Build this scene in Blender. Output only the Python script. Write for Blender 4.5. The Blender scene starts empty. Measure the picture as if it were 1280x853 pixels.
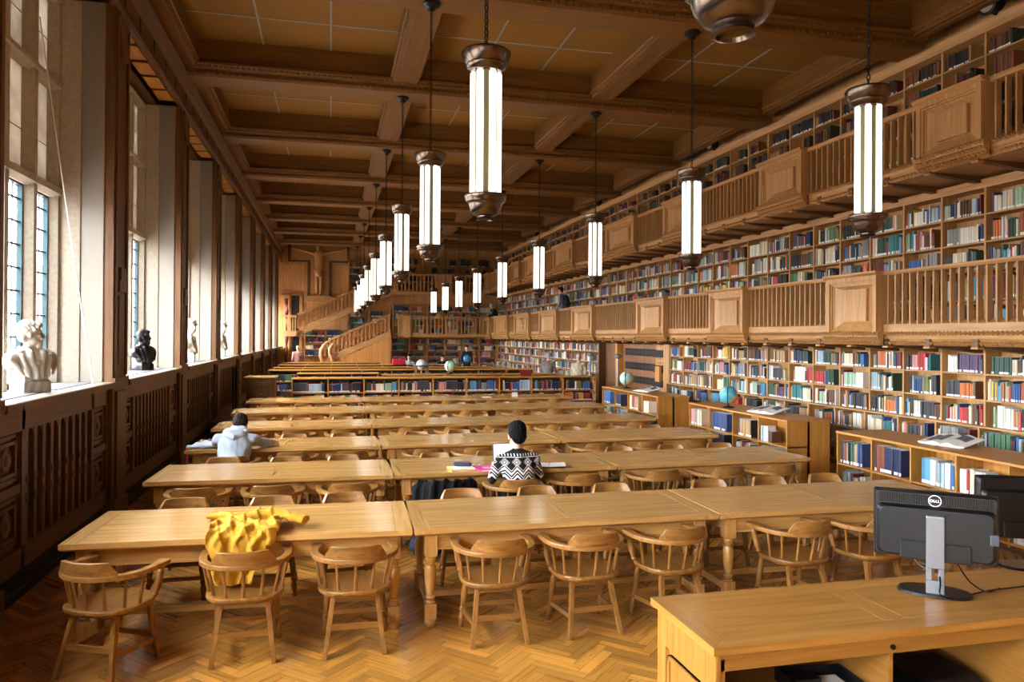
import bpy, math, random
from mathutils import Vector, Matrix
SC = bpy.context.scene
COL = SC.collection
RND = random.Random(11)
PI = math.pi
R = math.radians

class MB:
    """collects shapes into one mesh"""
    def __init__(s):
        s.v = []; s.f = []; s.m = []; s.c = []; s.s = []
        s.mat = 0; s.col = None; s.sm = False; s.T = None
    def add(s, vs, fs):
        b = len(s.v)
        if s.T is not None:
            vs = [tuple(s.T @ Vector(v)) for v in vs]
        s.v += [tuple(v) for v in vs]
        for f in fs:
            s.f.append([i + b for i in f]); s.m.append(s.mat); s.c.append(s.col); s.s.append(s.sm)
    def box(s, x0, x1, y0, y1, z0, z1):
        vs = [(x, y, z) for z in (z0, z1) for y in (y0, y1) for x in (x0, x1)]
        s.add(vs, [(0, 2, 3, 1), (4, 5, 7, 6), (0, 1, 5, 4), (2, 6, 7, 3), (0, 4, 6, 2), (1, 3, 7, 5)])
    def frustum(s, a, b, z0, z1):
        (ax0, ax1, ay0, ay1), (bx0, bx1, by0, by1) = a, b
        vs = [(ax0, ay0, z0), (ax1, ay0, z0), (ax0, ay1, z0), (ax1, ay1, z0), (bx0, by0, z1), (bx1, by0, z1), (bx0, by1, z1), (bx1, by1, z1)]
        s.add(vs, [(0, 2, 3, 1), (4, 5, 7, 6), (0, 1, 5, 4), (2, 6, 7, 3), (0, 4, 6, 2), (1, 3, 7, 5)])
    def beam(s, p, q, w, h, up=(0, 0, 1), w2=None, h2=None):
        p = Vector(p); q = Vector(q); d = (q - p).normalized(); u = Vector(up)
        x = d.cross(u).normalized(); u = x.cross(d)
        w2 = w if w2 is None else w2; h2 = h if h2 is None else h2
        vs = [p + x * a * w / 2 + u * b * h / 2 for a, b in ((-1, -1), (1, -1), (1, 1), (-1, 1))] + \
             [q + x * a * w2 / 2 + u * b * h2 / 2 for a, b in ((-1, -1), (1, -1), (1, 1), (-1, 1))]
        s.add(vs, [(0, 1, 2, 3), (7, 6, 5, 4), (0, 4, 5, 1), (1, 5, 6, 2), (2, 6, 7, 3), (3, 7, 4, 0)])
    def lathe(s, prof, n=16, M=None, c=(0, 0, 0), cap=True):
        vs = []; fs = []
        for r, z in prof:
            for k in range(n):
                a = 2 * PI * k / n
                v = Vector((r * math.cos(a), r * math.sin(a), z))
                if M is not None: v = M @ v
                vs.append(v + Vector(c))
        for i in range(len(prof) - 1):
            for k in range(n):
                k2 = (k + 1) % n
                fs.append((i * n + k, i * n + k2, (i + 1) * n + k2, (i + 1) * n + k))
        if cap:
            fs.append(tuple(reversed(range(n)))); fs.append(tuple((len(prof) - 1) * n + k for k in range(n)))
        s.add(vs, fs)
    def rod(s, p, q, r0, r1=None, n=8, prof=None):
        p = Vector(p); q = Vector(q); L = (q - p).length
        M = (q - p).to_track_quat('Z', 'Y').to_matrix()
        r1 = r0 if r1 is None else r1
        pr = [(r0, 0), (r1, L)] if prof is None else [(r, z * L) for r, z in prof]
        s.lathe(pr, n, M, p)
    def tube(s, pts, rad, n=8, flat=1.0, cap=True):
        pts = [Vector(p) for p in pts]
        rs = rad if isinstance(rad, (list, tuple)) else [rad] * len(pts)
        vs = []; fs = []; up = Vector((0, 0, 1)); prev = None
        for i, p in enumerate(pts):
            d = (pts[min(i + 1, len(pts) - 1)] - pts[max(i - 1, 0)]).normalized()
            if prev is None:
                a = Vector((1, 0, 0)) if abs(d.z) > .9 else up
                x = d.cross(a).normalized()
            else:
                x = (prev - d * prev.dot(d)).normalized()
            prev = x; y = d.cross(x)
            for k in range(n):
                t = 2 * PI * k / n
                vs.append(p + x * rs[i] * math.cos(t) + y * rs[i] * flat * math.sin(t))
        for i in range(len(pts) - 1):
            for k in range(n):
                k2 = (k + 1) % n
                fs.append((i * n + k, i * n + k2, (i + 1) * n + k2, (i + 1) * n + k))
        if cap:
            fs.append(tuple(reversed(range(n)))); fs.append(tuple((len(pts) - 1) * n + k for k in range(n)))
        s.add(vs, fs)
    def prism(s, out, z0, z1, M=None, out2=None):
        n = len(out); o2 = out2 or out
        vs = [Vector((x, y, z0)) for x, y in out] + [Vector((x, y, z1)) for x, y in o2]
        if M is not None: vs = [M @ v for v in vs]
        s.add(vs, [tuple(reversed(range(n))), tuple(range(n, 2 * n))] + [(i, (i + 1) % n, n + (i + 1) % n, n + i) for i in range(n)])
    def prof_y(s, prof, y0, y1):                       # profile of (x, z) pushed along y
        M = Matrix(((1, 0, 0), (0, 0, 1), (0, 1, 0)))
        s.prism([(x, z) for x, z in prof], y0, y1, M)
    def prof_x(s, prof, x0, x1):                       # profile of (y, z) pushed along x
        M = Matrix(((0, 0, 1), (1, 0, 0), (0, 1, 0)))
        s.prism([(y, z) for y, z in prof], x0, x1, M)
    def pyr(s, a, b, c, d, apex):
        s.add([a, b, c, d, apex], [(0, 1, 4), (1, 2, 4), (2, 3, 4), (3, 0, 4)])
    def ell(s, c, rx, ry, rz, n=14, m=10, M=None):
        vs = []; fs = []
        for i in range(1, m):
            t = PI * i / m
            for k in range(n):
                a = 2 * PI * k / n
                vs.append(Vector((rx * math.sin(t) * math.cos(a), ry * math.sin(t) * math.sin(a), rz * math.cos(t))))
        vs += [Vector((0, 0, rz)), Vector((0, 0, -rz))]
        N = n * (m - 1)
        for i in range(m - 2):
            for k in range(n):
                k2 = (k + 1) % n
                fs.append((i * n + k, (i + 1) * n + k, (i + 1) * n + k2, i * n + k2))
        for k in range(n):
            fs.append((N, k, (k + 1) % n)); fs.append((N + 1, (m - 2) * n + (k + 1) % n, (m - 2) * n + k))
        if M is not None: vs = [M @ v for v in vs]
        s.add([v + Vector(c) for v in vs], fs)
    def cap(s, p, q, r0, r1, n=12):
        """tapered capsule"""
        p = Vector(p); q = Vector(q); L = (q - p).length
        M = (q - p).to_track_quat('Z', 'Y').to_matrix()
        pr = [(r0 * math.cos(t), r0 * math.sin(t)) for t in [-PI / 2 + .12, -1.1, -.7, -.35, 0]] + \
             [(r1 * math.cos(t), L + r1 * math.sin(t)) for t in [0, .35, .7, 1.1, PI / 2 - .12]]
        s.lathe(pr, n, M, p)
    def mesh(s, name, mats):
        me = bpy.data.meshes.new(name)
        me.from_pydata(s.v, [], s.f)
        for m in (mats if isinstance(mats, (list, tuple)) else [mats]):
            me.materials.append(m)
        me.polygons.foreach_set('material_index', s.m)
        me.polygons.foreach_set('use_smooth', s.s)
        if any(c is not None for c in s.c):
            at = me.attributes.new('col', 'FLOAT_COLOR', 'FACE')
            fl = []
            for c in s.c: fl += list(c or (1, 1, 1)) + [1.0]
            at.data.foreach_set('color', fl)
        me.update()
        if any(s.s): me.set_sharp_from_angle(angle=R(40))
        return me
    def build(s, name, mats, parent=None, loc=None, rz=None, bev=0):
        return link(name, s.mesh(name, mats), parent, loc, rz, bev)

def link(name, data, parent=None, loc=None, rz=None, bev=0):
    o = bpy.data.objects.new(name, data); COL.objects.link(o)
    if parent is not None: o.parent = parent
    if loc is not None: o.location = loc
    if rz is not None: o.rotation_euler = (0, 0, rz)
    if bev:
        b = o.modifiers.new('Bevel', 'BEVEL'); b.width = bev; b.segments = 2; b.limit_method = 'ANGLE'; b.angle_limit = R(40)
        b.harden_normals = False
    return o
def tag(o, label=None, cat=None, group=None, kind=None):
    if label: o['label'] = label
    if cat: o['category'] = cat
    if group: o['group'] = group
    if kind: o['kind'] = kind
    return o
def thing(name, label, cat, loc=(0, 0, 0), rz=0, group=None):
    o = link(name, None, None, loc, rz); o.empty_display_size = .1
    return tag(o, label, cat, group)
def copy_tree(o, parent=None):
    c = o.copy(); COL.objects.link(c)
    if parent is not None: c.parent = parent
    for ch in list(o.children): copy_tree(ch, c)
    return c
def dup(o, loc, rz, label, group=None):
    c = copy_tree(o); c.location = loc; c.rotation_euler = (0, 0, rz); c['label'] = label
    if group: c['group'] = group
    return c
ORD = ('first second third fourth fifth sixth seventh eighth ninth tenth eleventh twelfth thirteenth fourteenth fifteenth sixteenth '
       'seventeenth eighteenth nineteenth twentieth').split() + ['%dth' % k for k in range(21, 60)]
for _k, _w in ((20, '21st'), (21, '22nd'), (22, '23rd'), (30, '31st'), (31, '32nd'), (32, '33rd')): ORD[_k] = _w

TMP = bpy.data.scenes.new('workbench')
def remesh(mb, name, mats, vox, smooth=4, tags=None, disp=None):
    """one continuous surface out of overlapping shapes; tags: list of (matindex, p, q, r) bones choosing the material"""
    me = bpy.data.meshes.new('tmp'); me.from_pydata(mb.v, [], mb.f)
    o = bpy.data.objects.new('tmp', me); TMP.collection.objects.link(o)
    r = o.modifiers.new('r', 'REMESH'); r.mode = 'VOXEL'; r.voxel_size = vox; r.use_smooth_shade = True
    if smooth:
        sm = o.modifiers.new('s', 'SMOOTH'); sm.iterations = smooth; sm.factor = .5
    with bpy.context.temp_override(scene=TMP, view_layer=TMP.view_layers[0]):
        dg = bpy.context.evaluated_depsgraph_get()
    out = bpy.data.meshes.new_from_object(o.evaluated_get(dg))
    bpy.data.objects.remove(o); bpy.data.meshes.remove(me)
    out.name = name
    out.materials.clear()
    for m in (mats if isinstance(mats, (list, tuple)) else [mats]): out.materials.append(m)
    if disp:
        n = len(out.vertices); co = [0.0] * (3 * n); out.vertices.foreach_get('co', co)
        no = [0.0] * (3 * n); out.vertices.foreach_get('normal', no); q = []
        for i in range(n):
            c = Vector(co[3 * i:3 * i + 3]); q += list(c + Vector(disp(c, Vector(no[3 * i:3 * i + 3]))))
        out.vertices.foreach_set('co', q)
    out.polygons.foreach_set('use_smooth', [True] * len(out.polygons))
    if tags:
        import numpy as np
        n = len(out.polygons); c = np.empty(n * 3); out.polygons.foreach_get('center', c); c = c.reshape(n, 3)
        best = np.full(n, 1e9); idx = np.zeros(n, int)
        for mi, a, b, rr in tags:
            a = np.array(a[:]); ab = np.array(b[:]) - a; t = np.clip(((c - a) @ ab) / max(float(ab @ ab), 1e-9), 0, 1)
            d = np.linalg.norm(c - a - t[:, None] * ab, axis=1) - rr
            m = d < best; best[m] = d[m]; idx[m] = mi
        out.polygons.foreach_set('material_index', idx.astype('i').tolist())
    return out

# camera numbers (1280 x 853 frame)
F_PX = 936.25; YAW = .2382; Y0 = 416.84; ROLL = .006; PITCH = .005; HC = 2.25
def proj(X, Y, Z):
    cA, sA = math.cos(YAW), math.sin(YAW); Z = Z - HC
    xc = X * cA - Y * sA; yc = X * sA + Y * cA
    y2 = yc * math.cos(PITCH) + Z * math.sin(PITCH); z2 = -yc * math.sin(PITCH) + Z * math.cos(PITCH)
    if y2 < .1: return (-999, -999, y2)
    u = F_PX * xc / y2; v = -F_PX * z2 / y2
    return (640 + u - v * ROLL, Y0 + u * ROLL + v, y2)
def srgb(r, g, b):
    f = lambda c: (c / 255 / 12.92) if c / 255 <= .04045 else ((c / 255 + .055) / 1.055) ** 2.4
    return (f(r), f(g), f(b), 1)
def nodes(name):
    m = bpy.data.materials.new(name); m.use_nodes = True
    nt = m.node_tree; b = nt.nodes['Principled BSDF']
    return m, nt, b
def plain(name, c, rough=.5, metal=0, spec=.5, bump=0, bscale=60, var=.0, coat=0, sheen=0):
    m, nt, b = nodes(name)
    b.inputs['Base Color'].default_value = c; b.inputs['Roughness'].default_value = rough; b.inputs['Metallic'].default_value = metal
    b.inputs['Specular IOR Level'].default_value = spec
    if coat: b.inputs['Coat Weight'].default_value = coat; b.inputs['Coat Roughness'].default_value = .1
    if sheen: b.inputs['Sheen Weight'].default_value = sheen
    L = nt.links
    if bump or var:
        tc = nt.nodes.new('ShaderNodeTexCoord'); n = nt.nodes.new('ShaderNodeTexNoise'); n.inputs['Scale'].default_value = bscale; n.inputs['Detail'].default_value = 4
        L.new(tc.outputs['Object'], n.inputs['Vector'])
        if bump:
            bp = nt.nodes.new('ShaderNodeBump'); bp.inputs['Strength'].default_value = bump; bp.inputs['Distance'].default_value = .01
            L.new(n.outputs['Fac'], bp.inputs['Height']); L.new(bp.outputs['Normal'], b.inputs['Normal'])
        if var:
            mx = nt.nodes.new('ShaderNodeHueSaturation'); mx.inputs['Color'].default_value = c
            mr = nt.nodes.new('ShaderNodeMapRange'); mr.inputs['From Min'].default_value = .3; mr.inputs['From Max'].default_value = .7
            mr.inputs['To Min'].default_value = 1 - var; mr.inputs['To Max'].default_value = 1 + var
            L.new(n.outputs['Fac'], mr.inputs['Value']); L.new(mr.outputs['Result'], mx.inputs['Value']); L.new(mx.outputs['Color'], b.inputs['Base Color'])
    return m
def wood(name, light, dark, axis='X', rough=.4, scale=1.0, ovar=.12, attr=False, spec=.5, plank=None, coat=0, rot=None):
    """oak: stretched grain noise, slight change from piece to piece"""
    m, nt, b = nodes(name); N = nt.nodes; L = nt.links
    tc = N.new('ShaderNodeTexCoord'); mp = N.new('ShaderNodeMapping')
    sc = {'X': (1.2, 22, 22), 'Y': (22, 1.2, 22), 'Z': (22, 22, 1.2)}[axis]
    mp.inputs['Scale'].default_value = [c * scale for c in sc]
    oi = N.new('ShaderNodeObjectInfo')
    if rot:
        m0 = N.new('ShaderNodeMapping'); m0.inputs['Rotation'].default_value = (0, 0, -rot); L.new(tc.outputs['Object'], m0.inputs['Vector']); L.new(m0.outputs[0], mp.inputs['Vector'])
    else: L.new(tc.outputs['Object'], mp.inputs['Vector'])
    ml = N.new('ShaderNodeVectorMath'); ml.operation = 'SCALE'; ml.inputs['Scale'].default_value = 13.0
    cx = N.new('ShaderNodeCombineXYZ')
    for k in range(3): L.new(oi.outputs['Random'], cx.inputs[k])
    L.new(cx.outputs[0], ml.inputs[0])
    av = N.new('ShaderNodeVectorMath'); L.new(mp.outputs[0], av.inputs[0]); L.new(ml.outputs[0], av.inputs[1])
    n1 = N.new('ShaderNodeTexNoise'); n1.inputs['Scale'].default_value = 1.0; n1.inputs['Detail'].default_value = 7; n1.inputs['Roughness'].default_value = .62; n1.inputs['Distortion'].default_value = .6
    L.new(av.outputs[0], n1.inputs['Vector'])
    cr = N.new('ShaderNodeValToRGB'); cr.color_ramp.elements[0].position = .3; cr.color_ramp.elements[1].position = .68
    cr.color_ramp.elements[0].color = dark; cr.color_ramp.elements[1].color = light
    L.new(n1.outputs['Fac'], cr.inputs['Fac'])
    hs = N.new('ShaderNodeHueSaturation'); L.new(cr.outputs['Color'], hs.inputs['Color'])
    mr = N.new('ShaderNodeMapRange'); mr.inputs['To Min'].default_value = 1 - ovar; mr.inputs['To Max'].default_value = 1 + ovar
    L.new(oi.outputs['Random'], mr.inputs['Value']); L.new(mr.outputs[0], hs.inputs['Value'])
    out = hs.outputs['Color']
    if attr:
        at = N.new('ShaderNodeAttribute'); at.attribute_name = 'col'
        mm = N.new('ShaderNodeMix'); mm.data_type = 'RGBA'; mm.blend_type = 'MULTIPLY'; mm.inputs['Factor'].default_value = 1
        L.new(out, mm.inputs[6]); L.new(at.outputs['Color'], mm.inputs[7]); out = mm.outputs[2]
    if plank:
        # board joints: width of a board in metres along one axis
        ax, w = plank
        sp = N.new('ShaderNodeSeparateXYZ'); L.new(tc.outputs['Object'], sp.inputs[0])
        d = N.new('ShaderNodeMath'); d.operation = 'DIVIDE'; d.inputs[1].default_value = w; L.new(sp.outputs['XYZ'.index(ax)], d.inputs[0])
        fl = N.new('ShaderNodeMath'); fl.operation = 'FLOOR'; L.new(d.outputs[0], fl.inputs[0])
        wn = N.new('ShaderNodeTexWhiteNoise'); wn.noise_dimensions = '1D'; L.new(fl.outputs[0], wn.inputs['W'])
        mr2 = N.new('ShaderNodeMapRange'); mr2.inputs['To Min'].default_value = .84; mr2.inputs['To Max'].default_value = 1.1; L.new(wn.outputs['Value'], mr2.inputs['Value'])
        fr = N.new('ShaderNodeMath'); fr.operation = 'FRACT'; L.new(d.outputs[0], fr.inputs[0])
        gt = N.new('ShaderNodeMath'); gt.operation = 'GREATER_THAN'; gt.inputs[1].default_value = .03; L.new(fr.outputs[0], gt.inputs[0])
        mg = N.new('ShaderNodeMapRange'); mg.inputs['To Min'].default_value = .55; mg.inputs['To Max'].default_value = 1; L.new(gt.outputs[0], mg.inputs['Value'])
        mu = N.new('ShaderNodeMath'); mu.operation = 'MULTIPLY'; L.new(mr2.outputs[0], mu.inputs[0]); L.new(mg.outputs[0], mu.inputs[1])
        hs2 = N.new('ShaderNodeHueSaturation'); L.new(out, hs2.inputs['Color']); L.new(mu.outputs[0], hs2.inputs['Value']); out = hs2.outputs['Color']
    L.new(out, b.inputs['Base Color'])
    rr = N.new('ShaderNodeMapRange'); rr.inputs['To Min'].default_value = rough * .8; rr.inputs['To Max'].default_value = rough * 1.3
    L.new(n1.outputs['Fac'], rr.inputs['Value']); L.new(rr.outputs[0], b.inputs['Roughness'])
    b.inputs['Specular IOR Level'].default_value = spec
    if coat: b.inputs['Coat Weight'].default_value = coat; b.inputs['Coat Roughness'].default_value = .12
    bp = N.new('ShaderNodeBump'); bp.inputs['Strength'].default_value = .08; bp.inputs['Distance'].default_value = .003
    L.new(n1.outputs['Fac'], bp.inputs['Height']); L.new(bp.outputs['Normal'], b.inputs['Normal'])
    return m
def emit(name, c, s):
    m, nt, b = nodes(name)
    b.inputs['Base Color'].default_value = c; b.inputs['Emission Color'].default_value = c; b.inputs['Emission Strength'].default_value = s
    return m
def glass(name, tint, gl=.06):
    m, nt, b = nodes(name); N = nt.nodes; L = nt.links
    t = N.new('ShaderNodeBsdfTransparent'); t.inputs[0].default_value = tint
    g = N.new('ShaderNodeBsdfGlossy'); g.inputs['Roughness'].default_value = .05
    mx = N.new('ShaderNodeMixShader'); mx.inputs[0].default_value = gl
    L.new(t.outputs[0], mx.inputs[1]); L.new(g.outputs[0], mx.inputs[2]); L.new(mx.outputs[0], N['Material Output'].inputs['Surface'])
    return m
def attr_mat(name, rough=.55):
    m, nt, b = nodes(name)
    at = nt.nodes.new('ShaderNodeAttribute'); at.attribute_name = 'col'
    nt.links.new(at.outputs['Color'], b.inputs['Base Color']); b.inputs['Roughness'].default_value = rough
    return m
def objcol_mat(name, rough=.5):
    m, nt, b = nodes(name); N = nt.nodes; L = nt.links
    oi = N.new('ShaderNodeObjectInfo')
    tc = N.new('ShaderNodeTexCoord'); n = N.new('ShaderNodeTexNoise'); n.inputs['Scale'].default_value = 9
    L.new(tc.outputs['Object'], n.inputs['Vector'])
    hs = N.new('ShaderNodeHueSaturation'); mr = N.new('ShaderNodeMapRange'); mr.inputs['To Min'].default_value = .8; mr.inputs['To Max'].default_value = 1.2
    L.new(n.outputs['Fac'], mr.inputs['Value']); L.new(mr.outputs[0], hs.inputs['Value']); L.new(oi.outputs['Color'], hs.inputs['Color'])
    L.new(hs.outputs['Color'], b.inputs['Base Color']); b.inputs['Roughness'].default_value = rough
    return m
OAK_L, OAK_D = srgb(196, 143, 88), srgb(148, 98, 52)
M = {}
for ax in 'XYZ':
    M['oak' + ax] = wood('oak_' + ax, srgb(190, 136, 80), srgb(142, 92, 47), ax, .36)
    M['gal' + ax] = wood('gallery_oak_' + ax, srgb(198, 150, 95), srgb(156, 110, 62), ax, .45, ovar=.06)
    M['wall' + ax] = wood('wall_oak_' + ax, srgb(114, 75, 37), srgb(68, 43, 19), ax, .45, ovar=.08)
    M['ceil' + ax] = wood('ceiling_oak_' + ax, srgb(128, 83, 27), srgb(88, 54, 15), ax, .5, ovar=.04)
    M['table' + ax] = wood('table_oak_' + ax, srgb(214, 168, 102), srgb(176, 128, 66), ax, .24, ovar=.08, coat=.4)
    M['bureau' + ax] = wood('bureau_oak_' + ax, srgb(178, 126, 58), srgb(138, 94, 38), ax, .32, ovar=.06, coat=.2)
    M['chair' + ax] = wood('chair_oak_' + ax, srgb(174, 123, 61), srgb(118, 79, 35), ax, .33, ovar=.13, scale=1.4, coat=.15)
    M['shelf' + ax] = wood('shelf_oak_' + ax, srgb(204, 154, 94), srgb(160, 114, 64), ax, .45, ovar=.05)
    M['honey' + ax] = wood('honey_oak_' + ax, srgb(206, 148, 70), srgb(170, 112, 44), ax, .4, ovar=.04, scale=.8)
M['floorA'] = wood('parquet_oak_a', srgb(214, 156, 72), srgb(188, 130, 52), 'X', .27, ovar=0, attr=True, coat=.2, rot=PI / 4)
M['floorB'] = wood('parquet_oak_b', srgb(214, 156, 72), srgb(188, 130, 52), 'X', .27, ovar=0, attr=True, coat=.2, rot=-PI / 4)
M['ceilpanel'] = plain('ceiling_panel', srgb(130, 88, 20), .7, bump=.1, bscale=90, var=.06)
M['strip'] = plain('ceiling_strip', srgb(140, 134, 126), .5)
M['stone'] = plain('window_stone', srgb(170, 158, 142), .8, bump=.15, bscale=25, var=.12)
M['plaster'] = plain('plaster', srgb(138, 130, 120), .85, bump=.04)
M['lead'] = plain('window_lead', srgb(40, 40, 42), .6)
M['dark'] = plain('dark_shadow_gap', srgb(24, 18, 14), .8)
M['bronze'] = plain('bronze_metal', srgb(98, 84, 74), .24, .95, bump=.05, bscale=20, var=.15)
M['darkbronze'] = plain('dark_bronze', srgb(40, 38, 38), .35, .6, bump=.1, bscale=20)
M['iron'] = plain('dark_iron', srgb(46, 42, 40), .5, .7)
M['marble'] = plain('white_marble', srgb(176, 168, 156), .5, bump=.1, bscale=14, var=.05)
M['blackplastic'] = plain('black_plastic', srgb(10, 12, 15), .38, bump=.03, bscale=300)
M['blackgloss'] = plain('black_gloss', srgb(14, 14, 16), .15)
M['silver'] = plain('silver_metal', srgb(136, 140, 146), .35, .7)
M['white'] = plain('white_print', srgb(240, 240, 240), .6)
M['paper'] = plain('paper', srgb(232, 228, 220), .8)
M['label'] = plain('spine_label_paper', srgb(236, 234, 228), .7)
M['glass'] = glass('clear_window_glass', (.97, .98, 1, 1))
M['glassblue'] = glass('blue_window_glass', srgb(196, 224, 232))
M['glasspink'] = glass('pink_window_glass', srgb(240, 215, 210))
M['tube'] = emit('lamp_tube_glow', (1, .97, .88, 1), .42)
M['reflector'] = plain('lamp_reflector', srgb(120, 116, 86), .35)
M['bookcloth'] = objcol_mat('book_cloth')
M['books'] = attr_mat('book_mass_cloth')
def stained():
    m, nt, b = nodes('pale_obscured_glass'); N = nt.nodes; L = nt.links
    tc = N.new('ShaderNodeTexCoord'); n = N.new('ShaderNodeTexNoise'); n.inputs['Scale'].default_value = 2.5; n.inputs['Detail'].default_value = 5
    L.new(tc.outputs['Object'], n.inputs['Vector'])
    cr = N.new('ShaderNodeValToRGB'); cr.color_ramp.elements[0].color = srgb(168, 158, 148); cr.color_ramp.elements[1].color = srgb(214, 208, 198)
    cr.color_ramp.elements[0].position = .3; cr.color_ramp.elements[1].position = .7
    L.new(n.outputs['Fac'], cr.inputs[0])
    t = N.new('ShaderNodeBsdfTranslucent'); d = N.new('ShaderNodeBsdfDiffuse'); L.new(cr.outputs[0], t.inputs[0]); L.new(cr.outputs[0], d.inputs[0])
    mx = N.new('ShaderNodeMixShader'); mx.inputs[0].default_value = STAIN_T; L.new(d.outputs[0], mx.inputs[1]); L.new(t.outputs[0], mx.inputs[2])
    L.new(mx.outputs[0], N['Material Output'].inputs['Surface'])
    return m
STAIN_T = .16
M['obscured'] = stained()
M['valance'] = plain('valance_lit_yellow', srgb(232, 176, 60), .4)  # yellow puts the lit look of the wood valances into the colour
# ------------------------------------------------------------------ setting
BY = [-5.8, -1.8, 2.2, 6.216, 9.856, 13.88, 17.96, 22.05, 26.02, 29.86, 33.56, 37.44]   # beam / window post rhythm
YB, YE = -6.0, 41.0
# floor: herringbone blocks, each its own tone
def floor():
    mb = MB(); L = .40; W = .08; rnd = random.Random(3)
    s2 = math.sqrt(.5)
    def clip(poly, ax, lim, keep_less):
        out = []
        for i in range(len(poly)):
            a = poly[i]; b = poly[(i + 1) % len(poly)]
            ia = (a[ax] <= lim) == keep_less; ib = (b[ax] <= lim) == keep_less
            if ia: out.append(a)
            if ia != ib:
                t = (lim - a[ax]) / (b[ax] - a[ax]); out.append((a[0] + (b[0] - a[0]) * t, a[1] + (b[1] - a[1]) * t))
        return out
    def plank(x, y, w, h):
        g = .0012; W0, H0 = w, h; x += g; y += g; w -= 2 * g; h -= 2 * g
        pts = [((px - py) * s2, (px + py) * s2) for px, py in ((x, y), (x + w, y), (x + w, y + h), (x, y + h))]
        for ax, lim, k in ((0, -2.66, False), (0, 9.3, True), (1, -6.0, False), (1, 41.0, True)):
            if not pts: return
            pts = clip(pts, ax, lim, k)
        if len(pts) < 3: return
        t = rnd.choice((.66, .74, .82, .88, .94, 1, 1.04, 1.16, 1.3)); mb.mat = 0 if w > h else 1; mb.col = (t, t * rnd.uniform(.94, 1.0), t * rnd.uniform(.86, 1))
        mb.add([(a, b, 0) for a, b in pts], [tuple(range(len(pts)))])
    n = int(L / W)
    # tiling: horizontal block at (k*W + j*2L.., k*W); vertical block beside it
    for k in range(-700, 760):
        for j in range(-75, 76):
            x = k * W + j * 2 * L; y = k * W
            u = (x - y) * s2; v = (x + y) * s2
            if -4 < u < 10.5 and -7 < v < 42:
                plank(x, y, L, W)
                plank(x + L, y - L + W, W, L)
    mb.mat = 2; mb.col = None; mb.box(-3.3, 9.3, -6.2, 41.2, -.05, -.001)
    o = mb.build('floor', [M['floorA'], M['floorB'], M['dark']]); o['kind'] = 'structure'
    return o
floor()
def struct(name, mb, mats, parent=None, bev=0):
    o = mb.build(name, mats, parent, bev=bev)
    if parent is None: o['kind'] = 'structure'
    return o
def empty_struct(name):
    o = link(name, None); o['kind'] = 'structure'; return o

# ---- ceiling
ceil = MB(); ceil.box(-3.2, 9.5, YB, YE + .3, 7.28, 7.4)
CE = struct('ceiling', ceil, M['ceilpanel'])
st = MB()
for i in range(len(BY) - 1):
    a, b = BY[i] + .33, BY[i + 1] - .33
    for X in (-1.15, -.02, 2.71, 3.83, 6.3, 7.4):
        st.box(X - .016, X + .016, a, b, 7.268, 7.285)
    for t in (1 / 3, 2 / 3):
        st.box(-2.2, 8.48, a + (b - a) * t - .02, a + (b - a) * t + .02, 7.27, 7.285)
st.build('panel_strip', M['strip'], CE)
def dentils_x(mb, x0, x1, y, z, d, pitch=.11, h=.05, w=.06):
    x = x0
    while x < x1:
        mb.box(x, x + w, min(y, y + d), max(y, y + d), z, z + h); x += pitch
def dentils_y(mb, y0, y1, x, z, d, pitch=.11, h=.05, w=.06):
    y = y0
    while y < y1:
        mb.box(min(x, x + d), max(x, x + d), y, y + w, z, z + h); y += pitch
for Y in BY:
    mb = MB()
    # stepped beam: soffit, two ornamental bands, plain upper face
    prof = [(-.27, 6.66), (.27, 6.66), (.29, 6.70), (.29, 6.76), (.33, 6.78), (.40, 6.84), (.40, 6.88), (.335, 6.92), (.335, 7.28), (-.335, 7.28), (-.335, 6.92), (-.40, 6.88), (-.40, 6.84), (-.33, 6.78), (-.29, 6.76), (-.29, 6.70)]
    mb.prof_x([(Y + a, z) for a, z in prof], -2.5, 8.75)
    if Y > 3:
        for s in (-1, 1):
            dentils_x(mb, -2.4, 8.7, Y + s * .29, 6.705, s * .035, .105, .05, .06)
            dentils_x(mb, -2.4, 8.7, Y + s * .335, 6.79, s * .05, .09, .045, .055)
    o = mb.build('beam', M['ceilX'], CE)
def sec_beam(xa, xb, a, b, wall=0):
    mb = MB()
    z0 = 6.80
    w = .05
    mb.prof_y([(xa, z0), (xb, z0), (xb, z0 + .04), (xb + w * (wall <= 0), z0 + .09), (xb + w * (wall <= 0), z0 + .12), (xb, z0 + .14), (xb, 7.28), (xa, 7.28), (xa, z0 + .14), (xa - w * (wall >= 0), z0 + .12), (xa - w * (wall >= 0), z0 + .09), (xa, z0 + .04)], a, b)
    if b > 4:
        if wall >= 0: dentils_y(mb, a + .02, b - .05, xa, z0 + .045, -.03, .1, .04, .055)
        if wall <= 0: dentils_y(mb, a + .02, b - .05, xb, z0 + .045, .03, .1, .04, .055)
        for xx in ((xa + .07,) if wall >= 0 else ()) + ((xb - .1,) if wall <= 0 else ()):
            mb.box(xx, xx + .03, a, b, z0 - .012, z0)
    mb.build('cross_beam', M['ceilY'], CE)
for i in range(len(BY) - 1):
    a, b = BY[i] + .33, BY[i + 1] - .33
    sec_beam(1.07, 1.5, a, b); sec_beam(4.82, 5.22, a, b); sec_beam(-3.0, -2.22, a, b, -1); sec_beam(8.48, 8.68, a, b, 1)
a, b = BY[-1] + .33, YE
sec_beam(1.07, 1.5, a, b); sec_beam(4.82, 5.22, a, b)

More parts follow.
